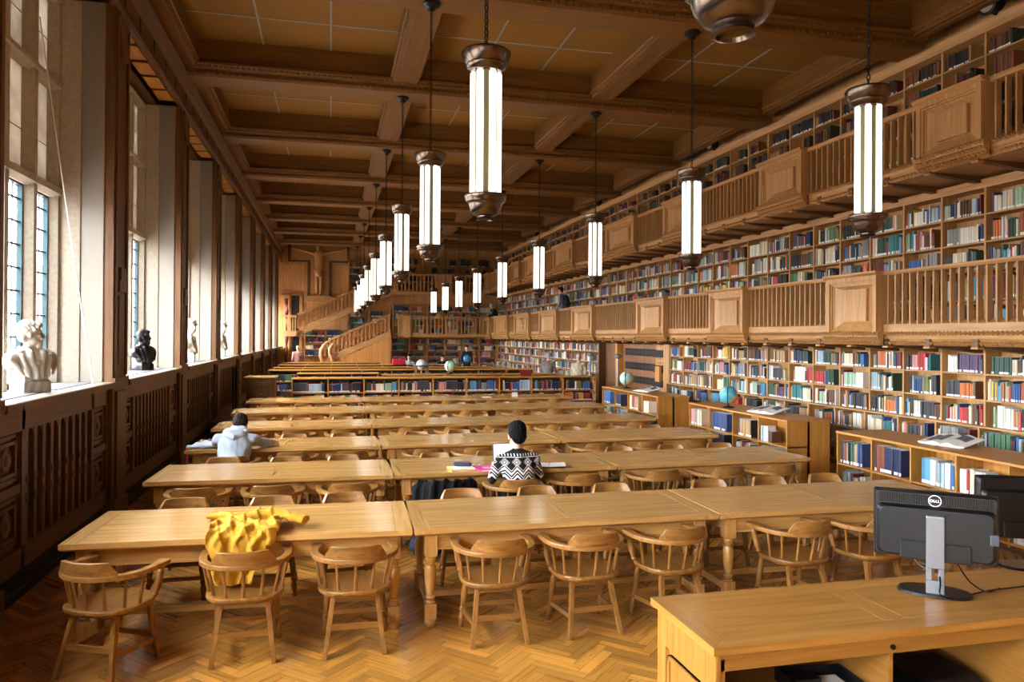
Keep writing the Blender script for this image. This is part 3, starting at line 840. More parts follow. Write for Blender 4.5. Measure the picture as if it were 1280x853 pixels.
# rows: (x,y) of the near edge at the four table ends, from the desk to the far side
ROWS = [[(-1.84, 5.83), (.63, 5.71), (3.18, 5.68), (5.76, 5.66)], [(-1.81, 8.12), (.67, 8.02), (3.22, 8.06), (5.80, 8.14)],
        [(-1.80, 10.24), (.68, 10.18), (3.23, 10.26), (5.77, 10.34)], [(-1.81, 12.52), (.69, 12.51), (3.25, 12.58), (5.80, 12.66)],
        [(-1.81, 14.93), (.70, 15.05), (3.27, 15.15), (5.82, 15.2)], [(-1.81, 17.45), (.72, 17.42), (3.28, 17.5), (5.84, 17.62)]]
RNAME = ['first', 'second', 'third', 'fourth', 'fifth', 'sixth']
TPOS = ['window-end', 'middle', 'bookcase-end']
tp = {}
TABLE = {}
for r, pts in enumerate(ROWS):
    for c in range(3):
        (xa, ya), (xb, yb) = pts[c], pts[c + 1]
        L = math.hypot(xb - xa, yb - ya) - .006; a = math.atan2(yb - ya, xb - xa)
        o = table_proto(round(L, 3))
        o.location = (xa, ya, 0); o.rotation_euler = (0, 0, a)
        tag(o, 'long oak reading table, %s one of the %s row from the desk' % (TPOS[c], RNAME[r]), 'table', 'reading tables set end to end in rows')
        TABLE[r, c] = ((xa, ya), a, L)
def on_table(r, x):
    """near-edge y of row r at x"""
    p = ROWS[r]
    for i in range(3):
        if x <= p[i + 1][0] or i == 2:
            t = (x - p[i][0]) / (p[i + 1][0] - p[i][0]); return p[i][1] + t * (p[i + 1][1] - p[i][1])

# ------------------------------------------------------------------ captain's chairs (front = +y)
def bow(a, rx=.285, ry=.27, y0=-.01):
    """centre line of the arm bow, a from -1 (left arm end) to 1"""
    if abs(a) > .62:
        s = 1 if a > 0 else -1; t = (abs(a) - .62) / .38
        return (s * (rx + .008 - .02 * t), y0 + .20 * t)
    t = a / .62 * PI / 2
    return (rx * math.sin(t), y0 - ry * math.cos(t))
def chair_parts():
    P = []
    # seat: rounded shield, slightly dished rim
    out = []
    for k in range(28):
        t = 2 * PI * k / 28; c, s_ = math.cos(t), math.sin(t)
        x = .265 * math.copysign(abs(c) ** .72, c); y = (.26 if s_ < 0 else .22) * math.copysign(abs(s_) ** .75, s_)
        out.append((x, y))
    mb = MB(); mb.prism(out, .425, .455, None); mb.prism([(x * .93, y * .93) for x, y in out], .41, .425, None, out)
    P.append(('seat', mb, 'chairY', .008))
    # arm bow with flat hand rests
    mb = MB(); n = 30; sec = []
    for i in range(n + 1):
        a = -1 + 2 * i / n; x, y = bow(a)
        x2, y2 = bow(min(1, a + .02)); x1, y1 = bow(max(-1, a - .02)); dx, dy = x2 - x1, y2 - y1; l = math.hypot(dx, dy); nx, ny = -dy / l, dx / l
        w = .027 + .02 * max(0, (abs(a) - .72) / .28) ; z0, z1 = .655, .69
        if abs(a) > .97: w *= .8
        sec.append([(x - nx * w, y - ny * w, z0), (x + nx * w, y + ny * w, z0), (x + nx * w, y + ny * w, z1), (x - nx * w, y - ny * w, z1)])
    vs = [v for s_ in sec for v in s_]; fs = [(3, 2, 1, 0), tuple(4 * n + k for k in range(4))]
    for i in range(n):
        for k in range(4): fs.append((4 * i + k, 4 * i + (k + 1) % 4, 4 * i + 4 + (k + 1) % 4, 4 * i + 4 + k))
    mb.add(vs, fs); P.append(('arm_bow', mb, 'chairX', .006))
    # crest: raised curved back piece with sloping shoulders
    mb = MB(); n = 16; sec = []
    for i in range(n + 1):
        a = -.5 + i / n; x, y = bow(a * .62); t = abs(a) / .5
        h = .012 + .078 * min(1, (1 - t) / .26); back = .012 * (h / .09)
        r = math.hypot(x, y + .01); ux, uy = x / max(r, .01), (y + .01) / max(r, .01)
        ri, ro = r - .013, r + .017
        q = lambda rr, z: (ux * rr, uy * rr - .01, z)
        sec.append([q(ri, .688), q(ro, .688), q(ro + back, .69 + h), q(ri + back * 1.2, .69 + h)])
    vs = [v for s_ in sec for v in s_]; fs = [(3, 2, 1, 0), tuple(4 * n + k for k in range(4))]
    for i in range(n):
        for k in range(4): fs.append((4 * i + k, 4 * i + (k + 1) % 4, 4 * i + 4 + (k + 1) % 4, 4 * i + 4 + k))
    mb.sm = True; mb.add(vs, fs); P.append(('crest', mb, 'chairX', .004))
    for a in (-.56, -.38, -.19, 0, .19, .38, .56):
        x, y = bow(a); mb = MB(); mb.sm = True
        mb.rod((x * .86, y * .82, .45), (x, y, .66), .012, .0095, 7); P.append(('spindle', mb, 'chairZ', 0))
    for s_ in (-1, 1):
        x, y = bow(.93 * s_); mb = MB(); mb.sm = True
        mb.rod((x * .86, y - .035, .45), (x, y, .66), 0, 0, 10, [(.016, 0), (.024, .06), (.017, .12), (.021, .2), (.026, .45), (.02, .7), (.024, .78), (.016, .84), (.019, 1)]); P.append(('arm_post', mb, 'chairZ', 0))
        mb = MB(); mb.beam((s_ * .15, -.15, .42), (s_ * .205, -.262, 0), .042, .036, (1, 0, 0), .034, .03); P.append(('leg', mb, 'chairZ', .003))
        mb = MB(); mb.sm = True
        mb.rod((s_ * .19, .13, .42), (s_ * .225, .175, 0), 0, 0, 10, [(.018, 0), (.024, .08), (.018, .14), (.024, .2), (.026, .4), (.02, .56), (.016, .6), (.025, .63), (.025, .67), (.016, .7), (.024, .76), (.024, .84), (.015, .9), (.022, .95), (.016, 1)]); P.append(('leg', mb, 'chairZ', 0))
        mb = MB(); mb.beam((s_ * .187, -.215, .16), (s_ * .212, .155, .14), .02, .034); P.append(('side_stretcher', mb, 'chairY', 0))
    mb = MB(); mb.beam((-.185, -.215, .2), (.185, -.215, .2), .02, .04); P.append(('back_stretcher', mb, 'chairX', 0))
    mb = MB(); mb.beam((-.21, .15, .18), (.21, .15, .18), .02, .034); P.append(('front_stretcher', mb, 'chairX', 0))
    mb = MB(); mb.box(-.15, .15, -.2, .12, .395, .412); P.append(('seat_batten', mb, 'chairX', 0))
    return P
CH = thing('captains_chair', 'x', 'chair')
CP = chair_parts()
for nm, mb, m, bv in CP: mb.build(nm, M[m], CH, bev=bv)
far = MB()
for nm, mb, m, bv in CP:
    far.mat = 'XYZ'.index(m[-1]); far.add(mb.v, mb.f)
FAR = far.mesh('captains_chair', [M['chairX'], M['chairY'], M['chairZ']])
used = [False]
def chair(x, y, rz, label, full=True):
    if full:
        if not used[0]:
            used[0] = True; CH.location = (x, y, 0); CH.rotation_euler = (0, 0, rz); CH['label'] = label; CH['group'] = "captain's chairs around the reading tables"; return CH
        return dup(CH, (x, y, 0), rz, label, "captain's chairs around the reading tables")
    o = link('captains_chair', FAR, None, (x, y, 0), rz)
    return tag(o, label, 'chair', "captain's chairs around the reading tables")
SEATX = [-1.27, -.55, .19, 1.26, 1.98, 2.72, 3.78, 4.54, 5.24]
FRONT = {0: [(-1.43, 5.60, -.42), (-.57, 5.65, .03), (.19, 5.63, -.02), (1.22, 5.57, -.02), (1.94, 5.58, .05), (2.66, 5.59, .12), (3.78, 5.57, .10), (4.50, 5.56, .12), (5.2, 5.6, 0)],
         1: [(-1.27, 7.99, 0), (-.55, 7.97, .03), (.19, 7.94, .05), (1.17, 7.84, -.05), (1.92, 7.76, 0), (2.66, 7.92, .03), (3.62, 7.97, .04), (4.45, 8.0, .03), (5.14, 8.02, .05)],
         2: [(-1.16, 9.92, 0), (-.45, 10.11, 0), (.28, 10.08, .02), (1.27, 10.06, 0), (1.93, 10.03, 0), (2.75, 10.1, .03), (3.66, 10.12, 0), (4.45, 10.16, .03), (5.18, 10.2, .03)]}
SAY = {(0, 0): "oak captain's chair turned slightly askew at the window end of the first table row",
       (0, 1): "oak captain's chair with the yellow jacket hanging over its seat",
       (1, 3): "oak captain's chair with the black jacket draped over its back", (1, 4): "oak captain's chair holding the reader in the patterned sweater",
       (2, 0): "oak captain's chair holding the reader in the grey hoodie"}
for r in range(6):
    for k, sx in enumerate(SEATX):
        jx, jy, jr = RND.uniform(-.05, .05), RND.uniform(-.06, .05), RND.uniform(-.08, .08)
        ye = on_table(r, sx)
        if r in FRONT: x, y, rz = FRONT[r][k]
        else: x, y, rz = sx + jx, ye - .13 + jy * .6, jr
        lab = SAY.get((r, k)) or "oak captain's chair, %s from the windows on the desk side of the %s table row" % (ORD[k], RNAME[r])
        chair(x, y, rz, lab, r < 3)
        jx, jy, jr = RND.uniform(-.05, .05), RND.uniform(-.03, .06), RND.uniform(-.08, .08)
        chair(sx + jx + .02, ye + TW + .14 + jy, PI + jr, "oak captain's chair, %s from the windows on the far side of the %s table row" % (ORD[k], RNAME[r]), r < 2)

# ------------------------------------------------------------------ hanging lamps
def lamp_parts():
    P = []
    mb = MB(); mb.sm = True
    mb.lathe([(.10, .0), (.115, -.012), (.118, -.03), (.10, -.05), (.06, -.07), (.05, -.085), (.055, -.1), (.02, -.115)], 20, None, (0, 0, 6.66)); P.append(('canopy', mb, 'darkbronze'))
    mb = MB(); z = 6.55; k = 0
    while z > 4.64:
        pts = [(.016 * math.cos(t), 0, .034 * math.sin(t)) if k % 2 else (0, .016 * math.cos(t), .034 * math.sin(t)) for t in [2 * PI * i / 8 for i in range(9)]]
        mb.tube([(a, b, z + c) for a, b, c in pts], .0058, 5, 1, False); z -= .052; k += 1
    P.append(('chain', mb, 'iron'))
    mb = MB(); mb.sm = True
    mb.lathe([(.02, 4.68), (.2, 4.665), (.212, 4.65), (.21, 4.635), (.197, 4.60), (.175, 4.555), (.17, 4.55), (.178, 4.545), (.176, 4.535), (.155, 4.51), (.14, 4.50), (.137, 4.49), (.09, 4.49)][::-1], 36); P.append(('top_cap', mb, 'bronze'))
    mb = MB(); mb.sm = True; mb.lathe([(.098, 3.45), (.098, 4.5)], 24); P.append(('core', mb, 'reflector'))
    for k in range(6):
        a = 2 * PI * (k + .35) / 6; mb = MB(); mb.sm = True
        mb.lathe([(.018, 3.46), (.029, 3.475), (.029, 4.475), (.018, 4.49)], 12, None, (.105 * math.cos(a), .105 * math.sin(a), 0)); P.append(('tube', mb, 'tube'))
    mb = MB(); mb.sm = True
    mb.lathe([(.10, 3.46), (.165, 3.455), (.178, 3.445), (.18, 3.43), (.172, 3.415), (.165, 3.39), (.15, 3.385), (.142, 3.375), (.14, 3.36), (.125, 3.315), (.1, 3.285), (.08, 3.275), (.068, 3.27), (.066, 3.25), (.072, 3.24), (.055, 3.235), (.05, 3.25), (.03, 3.262)][::-1], 36); P.append(('bottom_bowl', mb, 'bronze'))
    return P
LP = thing('hanging_lamp', 'x', 'lamp')
for nm, mb, m in lamp_parts(): mb.build(nm, M[m], LP)
first = True
for side, X in (('window-side', 1.27), ('bookcase-side', 5.04)):
    for i, Y in enumerate(BY[2:]):
        if side == 'bookcase-side' and i == 0: continue
        lab = 'bronze hanging lamp with glowing upright tubes, %s from the desk in the %s row' % (ORD[i], side)
        if side == 'window-side' and i == 0: lab = 'bronze bowl end of the hanging lamp cut off by the top of the photo'
        if first:
            LP.location = (X, Y, 0); tag(LP, lab, 'lamp', 'hanging tube lamps in two rows'); first = False
        else: dup(LP, (X, Y, 0), RND.uniform(0, 1), lab, 'hanging tube lamps in two rows')
# ------------------------------------------------------------------ wooden low bookcases along the right aisle
def low_case(label, x0, x1, y0, y1, H, nb, name='low_bookcase', where=None, axis='y', end_books=None, pal='mod', full=(.5, 1), shelves=(.08, .36, .64), both=False):
    """axis y: front faces -x at x0.  axis x: front faces -y at y0"""
    t = thing(name, label, 'bookcase', ((x0 + x1) / 2, (y0 + y1) / 2, 0))
    iv = Matrix.Translation((-(x0 + x1) / 2, -(y0 + y1) / 2, 0))
    def P(mb, nm, mats, bev=0): o = mb.build(nm, mats, t, bev=bev); o.matrix_parent_inverse = iv; return o
    a = 'Y' if axis == 'y' else 'X'
    mb = MB(); mb.box(x0 - .012, x1 + .012, y0 - .012, y1 + .012, H - .03, H); P(mb, 'top', M['honey' + a], .003)
    if axis == 'y':
        n = [(y1 - (y1 - y0) * k / nb) for k in range(nb + 1)]
        for y in (y0, y1 - .022): mb = MB(); mb.box(x0, x1, y, y + .022, 0, H - .03); P(mb, 'end_panel', M['honeyZ'])
        for y in n[1:-1]: mb = MB(); mb.box(x0 + .004, (x0 + x1) / 2, y - .011, y + .011, .05, H - .03); P(mb, 'divider', M['honeyZ'])
        for z in shelves: mb = MB(); mb.box(x0 + .006, (x0 + x1) / 2, y0, y1, z - .022, z); P(mb, 'shelf', M['honeyY'])
        mb = MB(); mb.box((x0 + x1) / 2 - .02, (x0 + x1) / 2 + .02, y0, y1, 0, H - .03); P(mb, 'back_panel', M['honeyZ'])
        mb = MB(); mb.box((x0 + x1) / 2 + .0, x1 - .01, y0 + .02, y1 - .02, .05, H - .03); P(mb, 'rear_half', M['honeyZ'])
        mb = MB(); mb.box(x0 + .03, x1 - .03, y0 + .02, y1 - .02, 0, .06); P(mb, 'plinth', M['wallY'])
    else:
        n = [(x0 + (x1 - x0) * k / nb) for k in range(nb + 1)]
        for x in (x0, x1 - .022): mb = MB(); mb.box(x, x + .022, y0, y1, 0, H - .03); P(mb, 'end_panel', M['honeyZ'])
        for x in n[1:-1]: mb = MB(); mb.box(x - .016, x + .016, y0 + .004, (y0 + y1) / 2, .05, H - .03); P(mb, 'divider', M['honeyZ'])
        for z in shelves: mb = MB(); mb.box(x0, x1, y0 + .006, (y0 + y1) / 2, z - .024, z); P(mb, 'shelf', M['honeyX'])
        mb = MB(); mb.box(x0, x1, (y0 + y1) / 2 - .02, y1 - .01, 0, H - .03); P(mb, 'back_panel', M['wallX'])
        mb = MB(); mb.box(x0 + .03, x1 - .03, y0 + .03, y1 - .03, 0, .06); P(mb, 'plinth', M['wallX'])
    hs = list(shelves) + [H - .03]
    for i in range(nb):
        for r in range(len(shelves)):
            w = abs(n[i + 1] - n[i]) - .03; h = hs[r + 1] - hs[r] - .03
            fx = (end_books or {}).get((i, r))
            wt = where(i, r) if where else None
            if axis == 'y': fill_shelf((x0 + .03, n[i] - .014, hs[r]), (0, -1, 0), (1, 0, 0), w, h, wt, pal, full, fixed=fx, tmul=1.15)
            else: fill_shelf((n[i] + .017, y0 + .03, hs[r]), (1, 0, 0), (0, 1, 0), w, h, wt, pal, full, fixed=fx, tmul=1.1)
    return t
SN = {0: 'bottom', 1: 'lower', 2: 'upper'}
low_case('low honey oak bookcase nearest the monitors, an open magazine lying on top', 7.0, 7.8, 5.1, 9.25, .946, 6, axis='y', full=(.7, 1), shelves=(.10, .5),
         where=lambda i, r: ('%s shelf, %s bay of the case behind the monitors' % (['lower', 'upper'][r], ORD[i]), 'books in the low bookcase behind the monitors'),
         end_books={(0, 1): [('charcoal', 2, .03, .8), ('rust', 2, .028, .74), ('pale green', 1, .04, .78), ('black', 2, .034, .8), ('green', 2, .036, .84), ('pink', 1, .03, .76), ('tan', 1, .022, .8), ('dark blue', 3, .03, .84)],
                    (1, 1): [('navy', 1, .03, .9), ('rust', 4, .032, .9), ('navy', 9, .034, .88)],
                    (2, 1): [('sky blue', 4, .034, .8), ('white', 2, .045, .8), ('grey', 1, .03, .8), ('pale blue', 3, .036, .74), ('white', 2, .04, .78), ('blue', 2, .03, .74)],
                    (3, 1): [('white', 3, .032, .7), ('red', 1, .03, .7), ('cream', 2, .034, .74), ('white', 3, .034, .7), ('pale blue', 2, .03, .72)]})
low_case('low honey oak bookcase carrying the blue globe, its plain end panel facing the tables', 7.08, 7.86, 10.56, 13.9, .946, 4, axis='y', full=(.7, 1), shelves=(.12, .52),
         where=lambda i, r: ('%s shelf, %s bay of the case under the blue globe' % (['lower', 'upper'][r], ORD[i]), 'books in the low bookcase under the blue globe'),
         end_books={(0, 1): [('pink', 3, .05, .85), ('grey', 2, .05, .85), ('cream', 3, .05, .85)], (1, 1): [('dark blue', 9, .06, .9)], (1, 0): [('black', 9, .05, .9)], (2, 1): [('navy', 1, .03, .84), ('tan', 6, .06, .84), ('black', 1, .03, .84)], (3, 1): [('pale blue', 2, .05, .7), ('white', 2, .05, .72), ('brown', 1, .1, .5)]})
low_case('low honey oak bookcase by the portal carrying the pale globe', 7.10, 7.86, 15.44, 18.95, .946, 4, axis='y', full=(.5, .9), shelves=(.12, .52),
         where=lambda i, r: ('%s shelf, %s bay of the case by the portal' % (['lower', 'upper'][r], ORD[i]), 'books in the low bookcase by the portal'),
         end_books={(0, 1): [('blue', 5, .08, .85)], (1, 1): [('navy', 6, .05, .8)], (2, 1): [('cream', 2, .05, .9), ('rust', 3, .045, .9), ('pink', 3, .045, .88), ('tan', 3, .045, .88)], (3, 1): [('white', 5, .05, .7)]})
o = low_case('double-sided low bookcase crossing the room behind the sixth table row', -1.0, 7.62, 21.0, 21.65, 1.1, 9, axis='x', full=(.85, 1), pal='dark', shelves=(.10, .40, .705),
         where=lambda i, r: ('%s shelf, %s bay of the case crossing the room' % (['bottom', 'middle', 'top'][r], ORD[i]), 'books in the bookcase behind the table rows') if r == 2 else None)
for i, (x0, x1, y, z) in enumerate([(-.95, 1.45, 23.3, 1.12), (1.6, 7.35, 23.4, 1.06), (-2.0, 7.2, 26.1, 1.1), (-2.0, 6.2, 28.6, 1.08), (-2.0, 5.2, 31.2, 1.08), (-2.0, 2.2, 33.8, 1.08)]):
    low_case(['short low bookcase just behind the crossing bookcase, window half', 'low bookcase behind the crossing bookcase, right half, under the pale green globe', 'third low bookcase crossing the far end of the room', 'fourth low bookcase crossing the far end of the room',
              'fifth low bookcase crossing the far end of the room', 'last low bookcase, in front of the foot of the stairs'][i], x0, x1, y, y + .6, z, max(3, int((x1 - x0) / .95)), axis='x', full=(.7, 1), shelves=(.10, .40, .705), pal='old' if i == 0 else 'dark')
# ------------------------------------------------------------------ people
SKIN = plain('skin', srgb(214, 164, 136), .55)
HAIR_D = plain('dark_hair', srgb(12, 11, 12), .75, spec=.15, bump=.6, bscale=70)
HAIR_B = plain('brown_hair', srgb(36, 26, 20), .75, spec=.15, bump=.6, bscale=70)
HAIR_W = plain('grey_hair', srgb(170, 164, 156), .7, bump=.5, bscale=70)
def head(mb, tags, c, tilt=0, yaw=0, s=1.0, hair=None, hairlen=0.0, bald=0):
    """head looking along +y; returns the hair shapes"""
    Mt = Matrix.Rotation(yaw, 3, 'Z') @ Matrix.Rotation(tilt, 3, 'X'); c = Vector(c)
    w = lambda x, y, z: tuple(c + Mt @ (Vector((x, y, z)) * s))
    mb.ell(w(0, -.012, .02), .074 * s, .094 * s, .098 * s, 18, 14, Mt)
    mb.ell(w(0, .03, -.05), .056 * s, .062 * s, .068 * s, 14, 10, Mt)          # jaw
    mb.ell(w(0, .06, -.088), .026 * s, .024 * s, .02 * s, 10, 8, Mt)           # chin
    mb.cap(w(0, .088, .01), w(0, .106, -.028), .009 * s, .015 * s, 8)           # nose
    mb.ell(w(0, .078, .03), .05 * s, .014 * s, .012 * s, 10, 8, Mt)             # brow
    mb.ell(w(0, .085, -.06), .024 * s, .012 * s, .010 * s, 8, 6, Mt)            # lips
    for k in (-1, 1):
        mb.ell(w(.076 * k, -.008, -.012), .012 * s, .022 * s, .034 * s, 10, 8, Mt)
        mb.ell(w(.038 * k, .066, -.02), .02 * s, .02 * s, .018 * s, 8, 6, Mt)
    tags.append((0, w(0, -.012, .02), w(0, .03, -.05), .08 * s)); tags.append((0, w(0, .07, 0), w(0, .07, -.06), .04))
    for k in (-1, 1): tags.append((0, w(.07 * k, 0, -.01), w(.08 * k, 0, -.01), .03))
    h = MB()
    if not bald:
        h.ell(w(0, -.026, .042), .084 * s, .100 * s, .094 * s, 18, 14, Mt)
        h.ell(w(0, -.06, -.01 - hairlen / 2), .074 * s, .056 * s, (.075 + hairlen) * s, 14, 10, Mt)
        h.ell(w(0, .05, .085), .062 * s, .05 * s, .034 * s, 12, 8, Mt)
        for k in (-1, 1): h.ell(w(.062 * k, -.02, .02), .022 * s, .05 * s, .05 * s, 10, 8, Mt)
    else:
        h.ell(w(0, -.055, -.0), .078 * s, .05 * s, .05 * s, 14, 10, Mt)
        for k in (-1, 1): h.ell(w(.066 * k, -.02, .0), .014 * s, .04 * s, .03 * s, 10, 8, Mt)
    return h
def hand(mb, tags, w, d, up, s=1.0, curl=.5, side=1):
    """palm and five fingers; w wrist, d pointing direction, up = back of the hand"""
    w = Vector(w); d = Vector(d).normalized(); up = Vector(up).normalized(); x = d.cross(up).normalized(); up = x.cross(d)
    k = w + d * .085 * s
    for a in (-.028, -.009, .01, .028): mb.cap(w + x * a * .7 * s, k + x * a * s, .014 * s, .011 * s, 8)
    for a, L in ((-.03, .062), (-.01, .076), (.01, .082), (.03, .072)):
        p0 = k + x * a * s; p1 = p0 + (d * .85 - up * curl * .5) * L * .5 * s; p2 = p1 + (d * .5 - up * curl) * L * .55 * s
        mb.cap(p0, p1, .0095 * s, .0085 * s, 8); mb.cap(p1, p2, .0085 * s, .0068 * s, 8)
    t0 = w + d * .022 * s + x * side * .024 * s; t1 = t0 + (d * .6 + x * side * .6 - up * .3) * .045 * s; t2 = t1 + (d * .9 + x * side * .1 - up * .3) * .034 * s
    mb.cap(t0, t1, .0125 * s, .0105 * s, 8); mb.cap(t1, t2, .0105 * s, .008 * s, 8)
    tags.append((0, w + d * .02, w + d * .16 * s, .035))
def person(label, loc, rz, mats, J, hair, vox=.016, arms=True, hairlen=0, tilt=0, hyaw=0, bald=0, fat=1.0, hs_=1.0, hands=True, coat=0, folds=.006, group=None):
    """J: joints. mats: (skin, top, bottom, shoe)"""
    mb = MB(); tags = []
    f = fat
    def limb(a, b, ra, rb, m): mb.cap(J[a] if isinstance(a, str) else a, J[b] if isinstance(b, str) else b, ra, rb, 14); tags.append((m, J[a] if isinstance(a, str) else a, J[b] if isinstance(b, str) else b, (ra + rb) / 2))
    P = Vector(J['pelvis']); Ch = Vector(J['chest']); N = Vector(J['neck']); H = Vector(J['head'])
    side = Vector((1, 0, 0))
    for s_ in (-1, 1):
        limb(P + side * .07 * s_, P + (Ch - P) * .5 + side * .06 * s_, .115 * f, .105 * f, 1)
        limb(P + (Ch - P) * .5 + side * .06 * s_, Ch + side * .075 * s_, .105 * f, .115 * f, 1)
        sh = Vector(J['shR'] if s_ > 0 else J['shL'])
        limb(Ch + side * .04 * s_ + (N - Ch) * .35, sh, .095 * f, .068 * f, 1)
        limb(N - (N - Ch) * .15, sh, .055, .055, 1)
    mb.cap(P + (Ch - P) * .1, Ch, .125 * f, .125 * f, 14); mb.cap(P + (Ch - P) * .5, Ch + (N - Ch) * .4, .118 * f, .11 * f, 14)
    mb.cap(N - (N - Ch) * .1, H - (H - N) * .25, .052, .050, 12); tags.append((0, N + (H - N) * .1, H, .05))
    for k, s_ in (('R', 1), ('L', -1)):
        limb('sh' + k, 'el' + k, .062 * f, .05 * f, 1); limb('el' + k, 'wr' + k, .052 * f, .036, 1)
        if hands:
            w_ = Vector(J['wr' + k]); d = (w_ - Vector(J['el' + k])); d.normalize()
            hand(mb, tags, w_ + d * .01, J.get('hd' + k, d), J.get('hu' + k, (0, 0, 1) if abs(d.z) < .7 else (s_, 0, 0)), 1.0, .5, -s_)
        limb(P + side * .085 * s_ - Vector((0, 0, .02)), 'kn' + k, .098 * f, .066, 2); limb('kn' + k, 'an' + k, .064, .042, 2)
        a = Vector(J['an' + k]); t = Vector(J.get('toe' + k, a + Vector((0, .14, -.05))))
        mb.cap(a + Vector((0, -.03, -.045)), t, .04, .035, 12); tags.append((3, a + Vector((0, -.03, -.045)), t, .045))
    if coat:
        for s_ in (-1, 1): limb(P + side * .07 * s_ - Vector((0, 0, coat)), P + side * .08 * s_, .15, .125 * f, 1)
    hs = head(mb, tags, H, tilt, hyaw, hs_, bald=bald, hairlen=hairlen)
    rn = random.Random(len(label))
    ph = rn.random() * 9
    def disp(c, n):
        if (c - H).length < .2: return (0, 0, 0)
        v = math.sin(c.z * 38 + c.x * 17 + ph) * math.sin(c.x * 31 - c.z * 11 + c.y * 23) * folds
        return n * v
    me = remesh(mb, 'person', mats, vox, 3, tags, disp if folds else None)
    o = link('person', me, None, loc, rz); tag(o, label, 'person', group)
    if hair is not None:
        hm = remesh(hs, 'hair', hair, max(.009, vox * .7), 2, None, lambda c, n: n * .006 * math.sin(c.x * 150 + c.z * 60) * math.sin(c.y * 120))
        link('hair', hm, o)
    return o
def stand(h=1.75, lean=0, armR=(.06, .1), armL=(.06, .1)):
    s = h / 1.75
    J = dict(pelvis=(0, 0, .96), chest=(0, lean * .5, 1.28), neck=(0, lean * .8 - .005, 1.47), head=(0, lean + .015, 1.625), shR=(.185, lean * .6, 1.405), shL=(-.185, lean * .6, 1.405),
             elR=(.235, lean * .5 - .03 + armR[1] * .2, 1.13), elL=(-.235, lean * .5 - .03 + armL[1] * .2, 1.13), wrR=(.215 + armR[0] * .2, lean * .5 + armR[1], .90 + armR[1] * .5), wrL=(-.215 - armL[0] * .2, lean * .5 + armL[1], .90 + armL[1] * .5),
             knR=(.1, .02, .51), knL=(-.1, .0, .51), anR=(.105, -.02, .09), anL=(-.1, -.05, .09))
    return {k: tuple(c * s for c in v) for k, v in J.items()}
def mats(top, bot, shoe=(30, 28, 28), tb=.2, ts=90):
    nm = 'cloth_%d_%d_%d' % top
    return [SKIN, top_m(top), plain('trousers_%d_%d_%d' % bot, srgb(*bot), .85, bump=.15, bscale=120), plain('shoe_leather', srgb(*shoe), .4)]
def top_m(c): return plain('cloth_%d_%d_%d' % c, srgb(*c), .9, bump=.2, bscale=120)

# sweater: black with white zigzag yoke
def sweater():
    m, nt, b = nodes('patterned_sweater'); N = nt.nodes; L = nt.links
    tc = N.new('ShaderNodeTexCoord'); sp = N.new('ShaderNodeSeparateXYZ'); L.new(tc.outputs['Object'], sp.inputs[0])
    def mth(op, a, b_=None, c=None):
        n = N.new('ShaderNodeMath'); n.operation = op
        for i, v in enumerate((a, b_, c)):
            if v is None: continue
            if isinstance(v, (int, float)): n.inputs[i].default_value = v
            else: L.new(v, n.inputs[i])
        return n.outputs[0]
    x, z = sp.outputs[0], sp.outputs[2]
    P_ = .062
    tri = mth('PINGPONG', mth('ADD', x, 5.0), P_)                 # 0..P_
    zz = mth('ADD', z, mth('MULTIPLY', tri, 1.0))                   # zigzag height
    def band(lo, hi): return mth('MULTIPLY', mth('GREATER_THAN', zz, lo), mth('LESS_THAN', zz, hi))
    bands = [(.765, .79), (.81, .822), (.842, .868), (.885, .893)]
    tot = None
    for lo, hi in bands:
        v = band(lo, hi); tot = v if tot is None else mth('MAXIMUM', tot, v)
    # hearts / diamonds row
    cx = mth('ABSOLUTE', mth('SUBTRACT', mth('PINGPONG', mth('ADD', x, 5.0), P_), 0.0))
    dd = mth('ADD', cx, mth('ABSOLUTE', mth('SUBTRACT', z, .915)))
    for lo, hi in ((.0, .014), (.026, .036), (.046, .05)):
        v = mth('MULTIPLY', mth('MULTIPLY', mth('GREATER_THAN', dd, lo), mth('LESS_THAN', dd, hi)), mth('GREATER_THAN', z, .87)); tot = mth('MAXIMUM', tot, v)
    # little dashes near the collar and dots under the zigzag
    ds = mth('MULTIPLY', mth('MULTIPLY', mth('GREATER_THAN', z, .975), mth('LESS_THAN', z, 1.0)), mth('GREATER_THAN', mth('PINGPONG', mth('ADD', x, 5.0), .016), .0105)); tot = mth('MAXIMUM', tot, ds)
    ln_ = mth('MULTIPLY', mth('GREATER_THAN', z, .962), mth('LESS_THAN', z, .968)); tot = mth('MAXIMUM', tot, ln_)
    d2 = mth('ADD', mth('SUBTRACT', P_, mth('PINGPONG', mth('ADD', x, 5.0), P_)), mth('ABSOLUTE', mth('SUBTRACT', z, .735)))
    tot = mth('MAXIMUM', tot, mth('LESS_THAN', d2, .016))
    mx = N.new('ShaderNodeMix'); mx.data_type = 'RGBA'; mx.inputs[6].default_value = srgb(13, 13, 16); mx.inputs[7].default_value = srgb(226, 224, 220)
    L.new(tot, mx.inputs['Factor']); L.new(mx.outputs[2], b.inputs['Base Color']); b.inputs['Roughness'].default_value = .95
    n = N.new('ShaderNodeTexNoise'); n.inputs['Scale'].default_value = 160; L.new(tc.outputs['Object'], n.inputs['Vector'])
    bp = N.new('ShaderNodeBump'); bp.inputs['Strength'].default_value = .3; bp.inputs['Distance'].default_value = .004; L.new(n.outputs['Fac'], bp.inputs['Height']); L.new(bp.outputs['Normal'], b.inputs['Normal'])
    return m
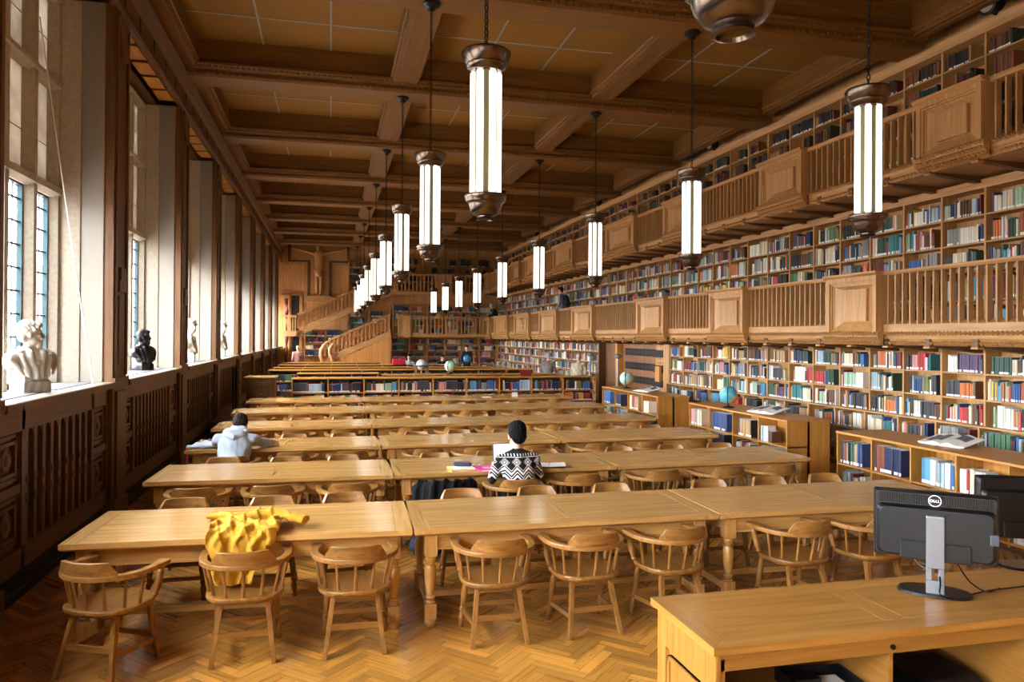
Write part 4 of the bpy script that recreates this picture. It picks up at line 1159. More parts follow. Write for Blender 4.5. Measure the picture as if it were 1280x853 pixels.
J = dict(pelvis=(0, .02, .565), chest=(0, .07, .84), neck=(0, .115, 1.035), head=(.0, .155, 1.185), shR=(.18, .095, .93), shL=(-.18, .095, .93),
         elR=(.265, .17, .74), elL=(-.275, .13, .72), wrR=(.20, .44, .825), wrL=(-.18, .42, .825), knR=(.13, .42, .53), knL=(-.13, .42, .53), anR=(.13, .36, .1), anL=(-.13, .40, .1),
         hdR=(-.2, 1, 0), hdL=(.2, 1, 0), huR=(0, 0, 1), huL=(0, 0, 1))
SWM = [SKIN, sweater(), plain('black_jeans', srgb(28, 28, 32), .9), plain('dark_shoe', srgb(24, 22, 22), .5)]
person('person from behind in a black and white zigzag sweater, working at a laptop', (1.98, 7.76, 0), .0, SWM, J, HAIR_D, .009, tilt=-.12, hyaw=.12, folds=.003, hs_=1.17)
# hoodie reader
J = dict(pelvis=(0, -.03, .56), chest=(-.0, .20, .84), neck=(.02, .37, 1.0), head=(.03, .50, 1.07), shR=(.20, .26, .91), shL=(-.20, .24, .92),
         elR=(.36, .44, .835), elL=(-.27, .5, .83), wrR=(.42, .66, .82), wrL=(-.06, .68, .82), knR=(.13, .40, .53), knL=(-.13, .40, .53), anR=(.13, .34, .1), anL=(-.13, .38, .1),
         hdR=(.3, 1, -.05), hdL=(.6, .8, 0), huR=(0, 0, 1), huL=(0, 0, 1))
HOOD = plain('grey_hoodie', srgb(172, 182, 198), .9, bump=.2, bscale=110)
p = person('person in a pale grey hoodie bent far forward over the table, seen from behind', (-1.17, 9.92, 0), .0, [SKIN, HOOD, plain('dark_trousers', srgb(36, 38, 48), .9), plain('dark_shoe', srgb(24, 22, 22), .5)], J, HAIR_B, .010, tilt=-.75, folds=.007, fat=1.2, hs_=1.12)
hd = MB()
hd.ell((.0, .20, 1.0), .15, .085, .06, 16, 10, Matrix.Rotation(-.6, 3, 'X') @ Matrix.Rotation(.15, 3, 'Y')); hd.tube([(-.13, .30, 1.01), (-.10, .18, .985), (0, .10, .955), (.1, .18, .985), (.13, .3, 1.01)], [.03, .04, .045, .04, .03], 10)
hd.ell((.02, .33, 1.035), .105, .08, .05, 14, 10)
link('hood', remesh(hd, 'hood', HOOD, .011, 3, None, lambda c, n: n * .006 * math.sin(c.x * 40 + c.y * 30)), p)

# people further away
person('person in a dark tweed coat with grey hair, browsing the far wall shelves', (7.10, 24.1, 0), -.5, mats((112, 104, 98), (60, 60, 64)), stand(1.74, .06, (.1, .25), (.0, .05)), HAIR_W, .02, coat=.18)
person('white-haired person in a pale beige coat standing by the far wall shelves', (7.82, 23.05, 0), -.6, mats((176, 164, 138), (120, 110, 96)), stand(1.72, .03), HAIR_W, .02, coat=.35, fat=1.15)
person('person in a pink checked shirt and jeans walking below the stairs landing', (-1.42, 35.6, 0), .25, mats((196, 146, 132), (92, 112, 150)), stand(1.82, .02, (.1, .12), (0, .04)), HAIR_W, .02, bald=1)
pp = person('person with a black backpack standing on the lower gallery', (8.45, 26.9, 2.38), .9, mats((150, 162, 182), (60, 64, 84)), stand(1.76, .04, (.1, .2)), HAIR_B, .02)
bk = MB(); bk.ell((0, -.2, 1.22), .15, .1, .24, 14, 10); bk.ell((0, -.27, 1.13), .11, .06, .13, 12, 8); bk.tube([(.1, -.12, 1.42), (.13, .02, 1.47), (.12, .12, 1.38)], .022, 6); bk.tube([(-.1, -.12, 1.42), (-.13, .02, 1.47), (-.12, .12, 1.38)], .022, 6)
b_ = link('backpack', remesh(bk, 'backpack', plain('black_backpack', srgb(28, 28, 32), .7), .018, 3), None, (8.45, 26.9, 2.38), .9)
tag(b_, 'black backpack worn by the person on the lower gallery', 'backpack')
person('person in black with white hair bending over at the end of the lower gallery', (8.45, 38.2, 2.38), 1.2, mats((30, 30, 34), (34, 34, 40)), stand(1.6, .3, (.1, .3), (.1, .3)), HAIR_W, .02)
def seated(h=1.0):
    return dict(pelvis=(0, 0, .56), chest=(0, .07, .85), neck=(0, .11, 1.04), head=(0, .15, 1.19), shR=(.185, .08, .96), shL=(-.185, .08, .96), elR=(.28, .22, .80), elL=(-.28, .22, .80), wrR=(.16, .42, .80), wrL=(-.16, .42, .80),
                knR=(.13, .42, .55), knL=(-.13, .42, .55), anR=(.13, .38, .1), anL=(-.13, .4, .1))
person('person with dark hair in a grey-blue shirt seated facing the room beside red bags', (3.45, 33.4, .14), PI - .3, mats((128, 146, 162), (40, 44, 54)), seated(), HAIR_D, .02)
person('person wearing navy, seated at the far end beside the green globe', (4.82, 33.3, .12), PI + .4, mats((40, 44, 62), (44, 44, 50)), seated(), HAIR_D, .02)
person('person all in black standing behind the blue globe at the far end', (6.15, 34.2, 0), PI, mats((30, 30, 34), (30, 30, 34)), stand(1.86), HAIR_D, .02)
for x in (3.45, 4.82):
    pass
# ------------------------------------------------------------------ librarian's desk in the foreground
DZ = .95; DX0, DX1, DY0, DY1 = 1.57, 5.2, 2.85, 3.49
t = thing('service_desk', "long oak librarian's desk with a mitred top in the near corner", 'desk', (DX0, DY0, 0))
iv = Matrix.Translation((-DX0, -DY0, 0))
def D(mb, nm, mats, bev=0): o = mb.build(nm, mats, t, bev=bev); o.matrix_parent_inverse = iv; return o
mb = MB(); e = .11
mb.mat = 1; mb.prism([(DX0, DY0), (DX0 + e, DY0 + e), (DX0 + e, DY1 - e), (DX0, DY1)], DZ - .035, DZ)
mb.mat = 0; mb.prism([(DX0, DY0), (DX1, DY0), (DX1, DY0 + e), (DX0 + e, DY0 + e)], DZ - .035, DZ); mb.prism([(DX0, DY1), (DX0 + e, DY1 - e), (DX1, DY1 - e), (DX1, DY1)], DZ - .035, DZ)
for a, b in ((DX0 + e + .0006, 2.5014), (2.6186, 4.0014), (4.1186, DX1)): mb.box(a, b, DY0 + e + .0006, DY1 - e - .0006, DZ - .034, DZ - .0003)
mb.mat = 1; mb.box(2.502, 2.618, DY0 + e + .002, DY1 - e - .002, DZ - .034, DZ - .0003); mb.box(4.002, 4.118, DY0 + e + .002, DY1 - e - .002, DZ - .034, DZ - .0003)
D(mb, 'desktop', [M['bureauX'], M['bureauY']], .001)
mb = MB(); mb.prof_x([(DY0 + .02, DZ - .035), (DY0 + .02, DZ - .06), (DY0 + .04, DZ - .065), (DY0 + .04, DZ - .12), (DY0 + .065, DZ - .12), (DY0 + .065, DZ - .035)], DX0 + .03, DX1); D(mb, 'front_rail', M['bureauX'])
mb = MB()
mb.box(DX0 + .045, DX0 + .075, DY0 + .04, DY1 - .03, 0, DZ - .035)
for a, b in ((DY0 + .03, DY0 + .12), (DY1 - .12, DY1 - .03)): mb.box(DX0 + .025, DX0 + .05, a, b, 0, DZ - .035)
mb.box(DX0 + .025, DX0 + .05, DY0 + .12, DY1 - .12, DZ - .2, DZ - .035); mb.box(DX0 + .025, DX0 + .05, DY0 + .12, DY1 - .12, 0, .12)
D(mb, 'end_panel', M['bureauZ'], .003)
mb = MB(); a, b, z0, z1 = DY0 + .15, DY1 - .15, .16, DZ - .23
mb.box(DX0 + .03, DX0 + .05, a, b, z0, z1); mb.box(DX0 + .02, DX0 + .05, a, a + .02, z0, z1); mb.box(DX0 + .02, DX0 + .05, b - .02, b, z0, z1); mb.box(DX0 + .02, DX0 + .05, a, b, z1 - .02, z1); mb.box(DX0 + .036, DX0 + .04, a, b, z0, z1)
D(mb, 'raised_panel', M['bureauZ'], .002)
mb = MB(); mb.box(DX0 + .05, DX1, DY1 - .06, DY1 - .035, 0, DZ - .035); D(mb, 'back_panel', M['wallX'])
for x in (2.48, 3.26, 4.3): mb = MB(); mb.box(x - .012, x + .012, DY0 + .05, DY1 - .06, 0, DZ - .06); D(mb, 'divider', M['bureauY'])
mb = MB(); mb.box(DX0 + .07, 2.47, DY0 + .06, DY1 - .06, .56, .582); D(mb, 'inner_shelf', M['bureauX'])
mb = MB(); mb.lathe([(.012, 0), (.012, .01), (.006, .012)], 10, Matrix.Rotation(PI / 2, 3, 'X'), (2.48, DY0 + .04, DZ - .09)); D(mb, 'lock', M['darkbronze'])
# tray of papers on the inner shelf
t2 = thing('document_tray', 'black tray holding white papers on the shelf inside the desk', 'tray', (2.28, 3.1, .582), -.1)
mb = MB(); mb.box(-.17, .17, -.13, .15, 0, .008); mb.box(-.17, -.16, -.13, .15, 0, .06); mb.box(.16, .17, -.13, .15, 0, .06); mb.box(-.17, .17, .14, .15, 0, .06); mb.build('tray', M['blackplastic'], t2)
mb = MB(); mb.box(-.14, .13, -.12, .12, .009, .02); mb.build('paper', M['paper'], t2)
mb = MB(); mb.box(-.145, .0, .02, .1, .021, .05); mb.build('card_box', M['blackplastic'], t2)
t2 = thing('printer', 'black printer in the dark knee space of the desk', 'printer', (2.95, 3.16, 0))
mb = MB(); mb.box(-.2, .2, -.16, .2, .0, .52); mb.frustum((-.2, .2, -.16, .2), (-.17, .17, -.1, .17), .52, .6); mb.build('body', M['blackplastic'], t2, bev=.01)
mb = MB(); mb.box(-.15, .15, -.19, -.15, .3, .32); mb.build('paper_slot', M['blackgloss'], t2)

# monitors
def monitor(label, loc, rz, logo=True, full=True):
    """screen faces +y, back towards -y"""
    t = thing('monitor', label, 'monitor', loc, rz)
    W, z0, z1 = .565, .165, .515
    mb = MB()
    def rr(hw, hz, cz, r, n=5):
        out = []
        for cx, cy, a0 in ((hw - r, hz - r, 0), (-hw + r, hz - r, 90), (-hw + r, -hz + r, 180), (hw - r, -hz + r, 270)):
            for k in range(n + 1): a = R(a0 + 90 * k / n); out.append((cx + r * math.cos(a), cz + cy + r * math.sin(a)))
        return out
    Mx = Matrix(((1, 0, 0), (0, 0, 1), (0, 1, 0)))
    cz = (z0 + z1) / 2; hz = (z1 - z0) / 2
    mb.prism(rr(W / 2, hz, cz, .012), .026, .045, Mx)                                            # bezel
    mb.prism(rr(W / 2 - .012, hz - .01, cz, .02), -.008, .026, Mx, rr(W / 2 - .002, hz - .002, cz, .014))
    mb.prism(rr(W / 2 - .03, hz - .055, cz - .03, .03), -.034, -.006, Mx, rr(W / 2 - .014, hz - .042, cz - .028, .03))
    hz_ = mb.build('housing', M['blackplastic'], t, bev=.002)
    sc = MB(); sc.box(-W / 2 + .016, W / 2 - .016, .0445, .046, z0 + .018, z1 - .016); sc.build('screen', M['blackgloss'], hz_)
    if full:
        vt = MB(); x = -W / 2 + .03
        while x < W / 2 - .03: vt.box(x, x + .0025, -.0095, -.007, z1 - .066, z1 - .016); x += .007
        vt.build('vent_ribs', M['blackgloss'], hz_)
        cn = MB(); cn.box(-.16, .16, -.04, -.03, z0 + .006, z0 + .1); cn.build('connector_bay', M['blackplastic'], hz_, bev=.006)
        cl = MB(); cl.box(W / 2 - .045, W / 2 - .006, -.04, -.004, cz - .06, cz - .005); cl.build('side_clip', plain('grey_plastic', srgb(66, 72, 82), .4), hz_, bev=.004)
    st = MB(); st.sm = False
    st.prism(rr(.041, .2, .2, .012), -.05, -.032, Mx)
    # slot for the cables: two side posts below the slot
    st2 = MB()
    out = rr(.041, .18, .235, .012)
    mb = MB()
    zs = [(.012, .08, 0), (.08, .14, 1), (.14, .395, 0)]
    for a, b, slot in zs:
        if slot:
            mb.box(-.041, -.014, -.062, -.036, a, b); mb.box(.014, .041, -.062, -.036, a, b)
        else: mb.box(-.041, .041, -.062, -.036, a, b)
    mb.tube([(-.041, -.049, .395), (.041, -.049, .395)], .011, 10)
    mb.build('stand_column', M['silver'] if logo else M['blackgloss'], t, bev=.003)
    bs = MB(); out = []
    for k in range(24): a = 2 * PI * k / 24; out.append((.175 * math.copysign(abs(math.cos(a)) ** .8, math.cos(a)), .01 + .105 * math.copysign(abs(math.sin(a)) ** .8, math.sin(a))))
    bs.prism(out, 0, .014, None, [(x * .94, y * .94) for x, y in out]); bs.build('stand_base', M['blackgloss'] if not logo else M['blackplastic'], t, bev=.003)
    if logo:
        lg = link('logo', None, t); lg.location = (0, -.0095, z1 - .037)
        rg = MB(); rg.sm = True
        prof = [(.0215 + .0018 * math.cos(a), .0012 * math.sin(a)) for a in [2 * PI * k / 8 for k in range(8)]] 
        rg.lathe(prof + prof[:1], 32, Matrix.Rotation(PI / 2, 3, 'X'), (0, 0, 0), False)
        # the four letters, cut from bars, middle one slanted
        def bar(pts, w=.0024):
            for a, b in zip(pts, pts[1:]): rg.beam((a[0], -.0006, a[1]), (b[0], -.0006, b[1]), w, .0016, (0, 1, 0))
        rg.sm = False
        bar([(-.0155, -.0045), (-.0155, .0045), (-.0105, .0045), (-.0078, .0015), (-.0078, -.0015), (-.0105, -.0045), (-.0155, -.0045)])
        E_ = lambda x, z: (x * .82 - z * .45 - .0025, x * .45 + z * .82)
        bar([E_(.0028, .0045), E_(-.003, .0045), E_(-.003, -.0045), E_(.0028, -.0045)]); bar([E_(-.003, 0), E_(.0022, 0)])
        bar([(.0045, .0048), (.0045, -.0045), (.0092, -.0045)]); bar([(.0115, .0048), (.0115, -.0045), (.016, -.0045)])
        bpy.data.objects.remove(lg)
        lo = rg.build('logo', M['white'], hz_); lo.location = (0, -.0115, z1 - .042); lo.scale = (1.3, 1, 1.3)
    return t
monitor('black computer monitor seen from the back, round maker badge and silver stand', (3.02, 3.225, DZ), -R(40), True)
monitor('second black monitor at the right edge, on a glossy black stand', (3.90, 3.46, DZ), -R(24), False)
def cable(label, pts, r=.004, m='blackgloss', group=None):
    mb = MB(); mb.sm = True
    P = [Vector(p) for p in pts]; out = []
    for i in range(len(P) - 1):
        a, b, c, d = P[max(0, i - 1)], P[i], P[i + 1], P[min(len(P) - 1, i + 2)]
        for k in range(6):
            s = k / 6; out.append(.5 * ((2 * b) + (c - a) * s + (2 * a - 5 * b + 4 * c - d) * s * s + (3 * b - a - 3 * c + d) * s ** 3))
    out.append(P[-1]); mb.tube(out, r, 8)
    o = mb.build('cable', M[m]); return tag(o, label, 'cable')
cable('black cable running along the desk from the silver monitor stand', [(3.0, 3.17, DZ + .11), (2.985, 3.15, DZ + .07), (2.96, 3.12, DZ + .03), (3.05, 3.12, DZ + .005), (3.3, 3.18, DZ + .005), (3.6, 3.2, DZ + .005), (4.0, 3.25, DZ + .005)])
cable('black cable hanging from the right half of the badged monitor', [(3.085, 3.165, DZ + .2), (3.1, 3.15, DZ + .15), (3.16, 3.14, DZ + .07), (3.27, 3.15, DZ + .012), (3.4, 3.2, DZ + .005)])
cable('grey cable looping from the left half of the badged monitor', [(2.93, 3.28, DZ + .2), (2.93, 3.26, DZ + .17), (2.95, 3.24, DZ + .14), (2.985, 3.19, DZ + .115), (2.995, 3.17, DZ + .10)], .003, 'silver')
cable('cable hanging around the glossy black monitor stand', [(3.84, 3.4, DZ + .2), (3.8, 3.37, DZ + .1), (3.86, 3.36, DZ + .06), (3.95, 3.38, DZ + .05)], .003)
t2 = thing('computer_mouse', 'small black computer mouse at the right edge of the desk', 'mouse', (3.52, 3.08, DZ), -.5)
mb = MB(); mb.sm = True; mb.ell((0, 0, .012), .03, .05, .02, 14, 8); mb.build('body', M['blackgloss'], t2)
mb = MB(); mb.box(-.002, .002, .01, .04, .028, .034); mb.build('wheel', M['silver'], t2)

# ------------------------------------------------------------------ busts in the windows
def bust(name, label, mat, loc, rz, s=1.0, beard=False, vox=.011, hy=.9):
    mb = MB(); tg = []
    mb.box(-.15, .15, -.125, .125, 0, .125); mb.box(-.13, .13, -.105, .105, .1, .24)
    mb.ell((0, .01, .33), .22, .125, .15, 18, 12); mb.ell((0, .03, .25), .17, .12, .15, 16, 10)
    for k in (-1, 1):
        mb.ell((.19 * k, -.01, .34), .095, .10, .10, 14, 10); mb.cap((.07 * k, .1, .43), (.02 * k, .14, .17), .035, .03, 10)
        mb.cap((.05 * k, .03, .44), (.2 * k, .02, .38), .06, .07, 10); mb.cap((.09 * k, -.04, .47), (.015 * k, .12, .32), .03, .03)
        mb.cap((.24 * k, .05, .36), (.16 * k, .13, .2), .03, .02); mb.cap((.15 * k, .1, .40), (.1 * k, .14, .18), .022, .02)
    mb.cap((0, .0, .40), (.02, .02, .55), .075, .06, 12)
    c = Vector((.03, .045, .63)); h = head(mb, tg, c, 0, -hy, 1.12)
    mb.add(h.v, h.f)
    Mh = Matrix.Rotation(-hy, 3, 'Z')
    if beard: mb.ell(c + Mh @ Vector((0, .075, -.10)), .045, .04, .06, 12, 8, Mh); mb.cap(c + Mh @ Vector((-.035, .1, -.052)), c + Mh @ Vector((.035, .1, -.052)), .016, .016)
    for k in range(9):
        a = -1.4 + k * .35; mb.ell(c + Mh @ Vector((.075 * math.sin(a), .03 + .02 * math.cos(k * 2.1), .088 - .035 * abs(a))), .026, .04, .026, 8, 6)
    me = remesh(mb, name, mat, vox, 2, None, lambda c, n: n * (.006 * math.sin(c.x * 45 + c.y * 25) * math.sin(c.z * 18 + c.x * 30) if c.z < .5 else .004 * math.sin(c.x * 130) * math.sin(c.z * 120 + c.y * 90) if c.z > .66 else 0))
    o = link(name, me, None, loc, rz); o.scale = (s, s, s); tag(o, label, 'bust', 'busts on the window sills'); return o
bust('marble_bust', 'white marble bust of a bearded man on the nearest window sill', M['marble'], (-2.74, 7.93, 1.70), -R(128), .88, True, .009, -R(62))
bust('bronze_bust', 'dark bronze bust on the second window sill', M['darkbronze'], (-2.80, 12.55, 1.70), -R(120), .82, True, .011, -R(50))
bust('plaster_bust', 'white bust on the third window sill, half hidden by the window post', M['marble'], (-2.86, 16.65, 1.70), -R(80), 1.15, False, .014)
bust('plaster_bust', 'white bust on the fourth window sill', M['marble'], (-2.82, 20.9, 1.70), -R(80), 1.2, False, .016)
bust('bronze_bust', 'small dark bust far along the sills, in the sixth window', M['darkbronze'], (-2.74, 28.3, 1.70), -R(80), .75, False, .018)
cable('thin white cord slanting down from the nearest window to its sill', [(-3.0, 8.85, 5.6), (-2.75, 8.86, 3.7), (-2.47, 8.87, 1.72)], .006, 'white')

# ------------------------------------------------------------------ globes
def globe(label, loc, r, sea, land, foot='dark', tilt=.4, dark=False):
    t = thing('globe', label, 'globe', loc)
    m, nt, b = nodes('globe_map'); N = nt.nodes; L = nt.links
    tc = N.new('ShaderNodeTexCoord'); n = N.new('ShaderNodeTexNoise'); n.inputs['Scale'].default_value = 1.9 / r * .16; n.inputs['Detail'].default_value = 5; L.new(tc.outputs['Object'], n.inputs['Vector'])
    cr = N.new('ShaderNodeValToRGB'); e = cr.color_ramp.elements; e[0].position = .47; e[0].color = srgb(*sea); e[1].position = .50; e[1].color = srgb(*land)
    e2 = cr.color_ramp.elements.new(.6); e2.color = srgb(214, 150, 110)
    L.new(n.outputs['Fac'], cr.inputs[0]); L.new(cr.outputs[0], b.inputs['Base Color']); b.inputs['Roughness'].default_value = .3
    z = r + .07
    mb = MB(); mb.sm = True; mb.ell((0, 0, z), r, r, r, 32, 20); mb.build('sphere', m, t)
    mb = MB(); mb.sm = True; pts = [((r + .012) * math.sin(a), 0, z + (r + .012) * math.cos(a)) for a in [PI * k / 20 + tilt * .3 for k in range(21)]]
    mb.tube(pts, .007, 6); o = mb.build('meridian_arc', M['bronze'], t, rz=-2.2)
    mb = MB(); mb.sm = True; mb.lathe([(r * .62, 0), (r * .64, .012), (r * .5, .022), (r * .2, .03), (.016, .045), (.014, .075), (.02, .08)], 20); mb.build('stand', M['darkbronze'] if foot == 'dark' else M['honeyZ'], t)
    return t
globe('pale globe with brown meridian on the bookcase by the portal', (7.45, 18.1, .946), .18, (168, 206, 204), (222, 196, 140))
globe('blue globe on the bookcase beside the third table row', (7.30, 12.75, .946), .17, (92, 178, 206), (222, 200, 120))
globe('large pale green globe on the low bookcase at the far end', (3.72, 23.6, 1.06), .185, (166, 208, 178), (196, 206, 140))
globe('bright blue globe far away before the person in black', (5.52, 30.6, 1.12), .155, (44, 140, 196), (60, 158, 206))
t2 = thing('floor_globe', 'grey globe cradled in a dark wooden frame at the far end', 'globe', (2.95, 24.8, 0))
mb = MB(); mb.sm = True; mb.ell((0, 0, 1.32), .175, .175, .175, 24, 16); mb.build('sphere', plain('grey_globe', srgb(188, 196, 204), .4, var=.1, bscale=12), t2)
mb = MB(); mb.sm = True; mb.lathe([(.215, 1.28), (.285, 1.28), (.285, 1.31), (.215, 1.31), (.215, 1.28)], 28, None, (0, 0, 0), False); mb.build('horizon_ring', M['wallX'], t2)
for k in range(4):
    a = PI / 4 + k * PI / 2; mb = MB(); mb.sm = True; mb.rod((.25 * math.cos(a), .25 * math.sin(a), 0), (.26 * math.cos(a), .26 * math.sin(a), 1.28), .018, .022, 8); mb.build('leg', M['wallZ'], t2)

# ------------------------------------------------------------------ open magazines on small stands
def magazine(label, loc, rz, w=.3, d=.42, tilt=.18):
    t = thing('open_magazine', label, 'magazine', loc, rz)
    mb = MB(); mb.sm = True
    n = 10; vs = []; fs = []
    for side in (-1, 1):
        b = len(vs)
        for i in range(n + 1):
            u = i / n; x = side * u * w; z = .018 + .03 * math.sin(min(1, u * 1.6) * PI) * (1 - u * .5)
            for y in (-d / 2, d / 2): vs.append((x, y, z + (y + d / 2) * tilt))
            for y in (-d / 2, d / 2): vs.append((x, y, .006 + (y + d / 2) * tilt))
        for i in range(n):
            o = b + 4 * i
            fs += [(o, o + 4, o + 5, o + 1)[::side], (o + 2, o + 3, o + 7, o + 6)[::side], (o, o + 2, o + 6, o + 4)[::side], (o + 1, o + 5, o + 7, o + 3)[::side]]
        fs.append((b + 4 * n, b + 4 * n + 2, b + 4 * n + 3, b + 4 * n + 1)[::side])
    mb.add(vs, fs); mb.build('pages', M['paper'], t)
    mb = MB()
    for side, y0, y1, x0, x1 in ((-1, -.12, .14, .05, .26), (1, -.02, .16, .04, .2)):
        a = .04; 
        zf = lambda x, y: .0205 + .03 * math.sin(min(1, x / w * 1.6) * PI) * (1 - x / w * .5) + (y + d / 2) * tilt
        k = 6
        for i in range(k):
            xa = x0 + (x1 - x0) * i / k; xb = x0 + (x1 - x0) * (i + 1) / k
            mb.add([(side * xa, y0, zf(xa, y0)), (side * xb, y0, zf(xb, y0)), (side * xb, y1, zf(xb, y1)), (side * xa, y1, zf(xa, y1))], [(0, 1, 2, 3)[::side]])
    mb.build('printed_picture', plain('grey_print', srgb(104, 104, 110), .7, var=.5, bscale=30), t)
    mb = MB(); mb.box(-w * .9, w * .9, -d / 2 - .015, d / 2, -.001, .005)
    for v in range(len(mb.v)):
        x, y, z = mb.v[v]; mb.v[v] = (x, y, z + (y + d / 2) * tilt)
    for x in (-w * .7, w * .7): mb.box(x - .01, x + .01, d / 2 - .03, d / 2 - .01, 0, d * tilt)
    mb.build('reading_stand', M['paper'], t)
    return t
magazine('open magazine on a stand, on the low bookcase behind the monitors', (7.5, 7.75, .947), -PI / 2 + .2)
magazine('open magazine on a stand beside the blue globe', (7.5, 11.75, .947), -PI / 2 + .3)
magazine('open magazine on a stand beside the pale globe by the portal', (7.5, 16.9, .947), -PI / 2 + .25)

# ------------------------------------------------------------------ things on and around the tables
TZ = .7805
t2 = thing('laptop', 'silver laptop open in front of the reader in the zigzag sweater', 'laptop', (2.0, 8.28, TZ), 0)
mb = MB(); mb.box(-.17, .17, -.12, .12, 0, .016); kb_ = mb.build('keyboard_base', M['silver'], t2, bev=.004)
mb = MB(); mb.T = Matrix.Translation((0, .118, .012)) @ Matrix.Rotation(-.22, 4, 'X'); mb.box(-.17, .17, 0, .007, 0, .235); lid_ = mb.build('lid', M['silver'], t2)
mb = MB(); mb.T = Matrix.Translation((0, .118, .012)) @ Matrix.Rotation(-.22, 4, 'X'); mb.box(-.16, .16, -.001, .001, .012, .225); mb.build('screen', emit('laptop_screen', (.62, .74, 1, 1), .12), lid_)
mb = MB(); mb.box(-.14, .14, -.02, .08, .016, .0175); mb.build('keys', M['blackplastic'], kb_)
t2 = thing('notebook', 'yellow-edged notebook with white pages left of the laptop', 'notebook', (1.43, 8.22, TZ), .12)
mb = MB(); mb.box(-.13, .13, -.1, .1, .004, .02); mb.build('pages', M['paper'], t2)
mb = MB(); mb.box(-.14, -.125, -.102, .102, 0, .022); mb.box(-.14, .132, -.102, .102, 0, .004); mb.build('cover', plain('yellow_cover', srgb(226, 176, 72), .6), t2)
t2 = thing('pencil_case', 'dark striped pencil case lying on the yellow-edged notebook', 'pencil case', (1.45, 8.28, TZ + .021), -.35)
mb = MB(); mb.sm = True; mb.cap((-.08, 0, .022), (.08, 0, .022), .022, .022, 14); mb.build('pouch', plain('dark_pouch', srgb(52, 52, 76), .7), t2)
mb = MB(); mb.rod((-.09, 0, .0455), (.09, 0, .0455), .004, .004, 6); mb.build('zip', M['silver'], t2)
t2 = thing('pink_book', 'bright pink book lying beside the laptop', 'book', (1.68, 8.13, TZ), .1)
mb = MB(); mb.box(-.095, .095, -.13, .13, 0, .004); mb.box(-.095, .095, -.13, .13, .016, .02); mb.box(-.095, -.09, -.13, .13, 0, .02); mb.build('cover', plain('pink_cover', srgb(230, 52, 138), .45), t2)
mb = MB(); mb.box(-.09, .09, -.125, .125, .004, .016); mb.build('pages', M['paper'], t2)
mb = MB(); mb.box(-.03, .05, -.05, .04, .02, .0206); mb.build('title_patch', plain('pale_pink', srgb(244, 186, 214), .5), t2)
t2 = thing('spectacles', 'pair of dark spectacles behind the pink book', 'spectacles', (1.62, 8.36, TZ), .1)
for s_ in (-1, 1):
    mb = MB(); mb.sm = True; mb.tube([(.035 * s_ + .026 * math.cos(a), 0, .022 + .02 * math.sin(a)) for a in [2 * PI * k / 14 for k in range(15)]], .0025, 6, 1, False); mb.build('rim', M['blackgloss'], t2)
    mb = MB(); mb.tube([(.062 * s_, 0, .03), (.066 * s_, .06, .03), (.06 * s_, .12, .01)], .002, 5); mb.build('temple', M['blackgloss'], t2)
mb = MB(); mb.tube([(-.01, 0, .03), (0, 0, .034), (.01, 0, .03)], .002, 5); mb.build('bridge', M['blackgloss'], t2)
t2 = thing('open_notebook', 'open white notebook right of the sweater reader', 'notebook', (2.42, 8.2, TZ), -.25)
for s_ in (-1, 1):
    mb = MB(); mb.T = Matrix.Rotation(-.05 * s_, 4, 'Y'); mb.box(min(0, .2 * s_), max(0, .2 * s_), -.13, .13, .012, .016); mb.build('page', M['paper'], t2)
mb = MB(); mb.box(-.2, .2, -.135, .135, 0, .004); mb.build('cover', M['blackplastic'], t2)
mb = MB(); mb.sm = True; mb.rod((-.03, -.1, .018), (.04, .08, .018), .004, .004, 6); o = mb.build('pen', M['blackplastic'], None, (2.43, 8.2, TZ + .008)); tag(o, 'dark pen lying across the open white notebook', 'pen')
def cloth_blob(name, label, cat, shapes, mat, vox, disp, loc=(0, 0, 0), rz=0, smooth=4):
    mb = MB(); shapes(mb); me = remesh(mb, name, mat, vox, smooth, None, disp)
    return tag(link(name, me, None, loc, rz), label, cat)
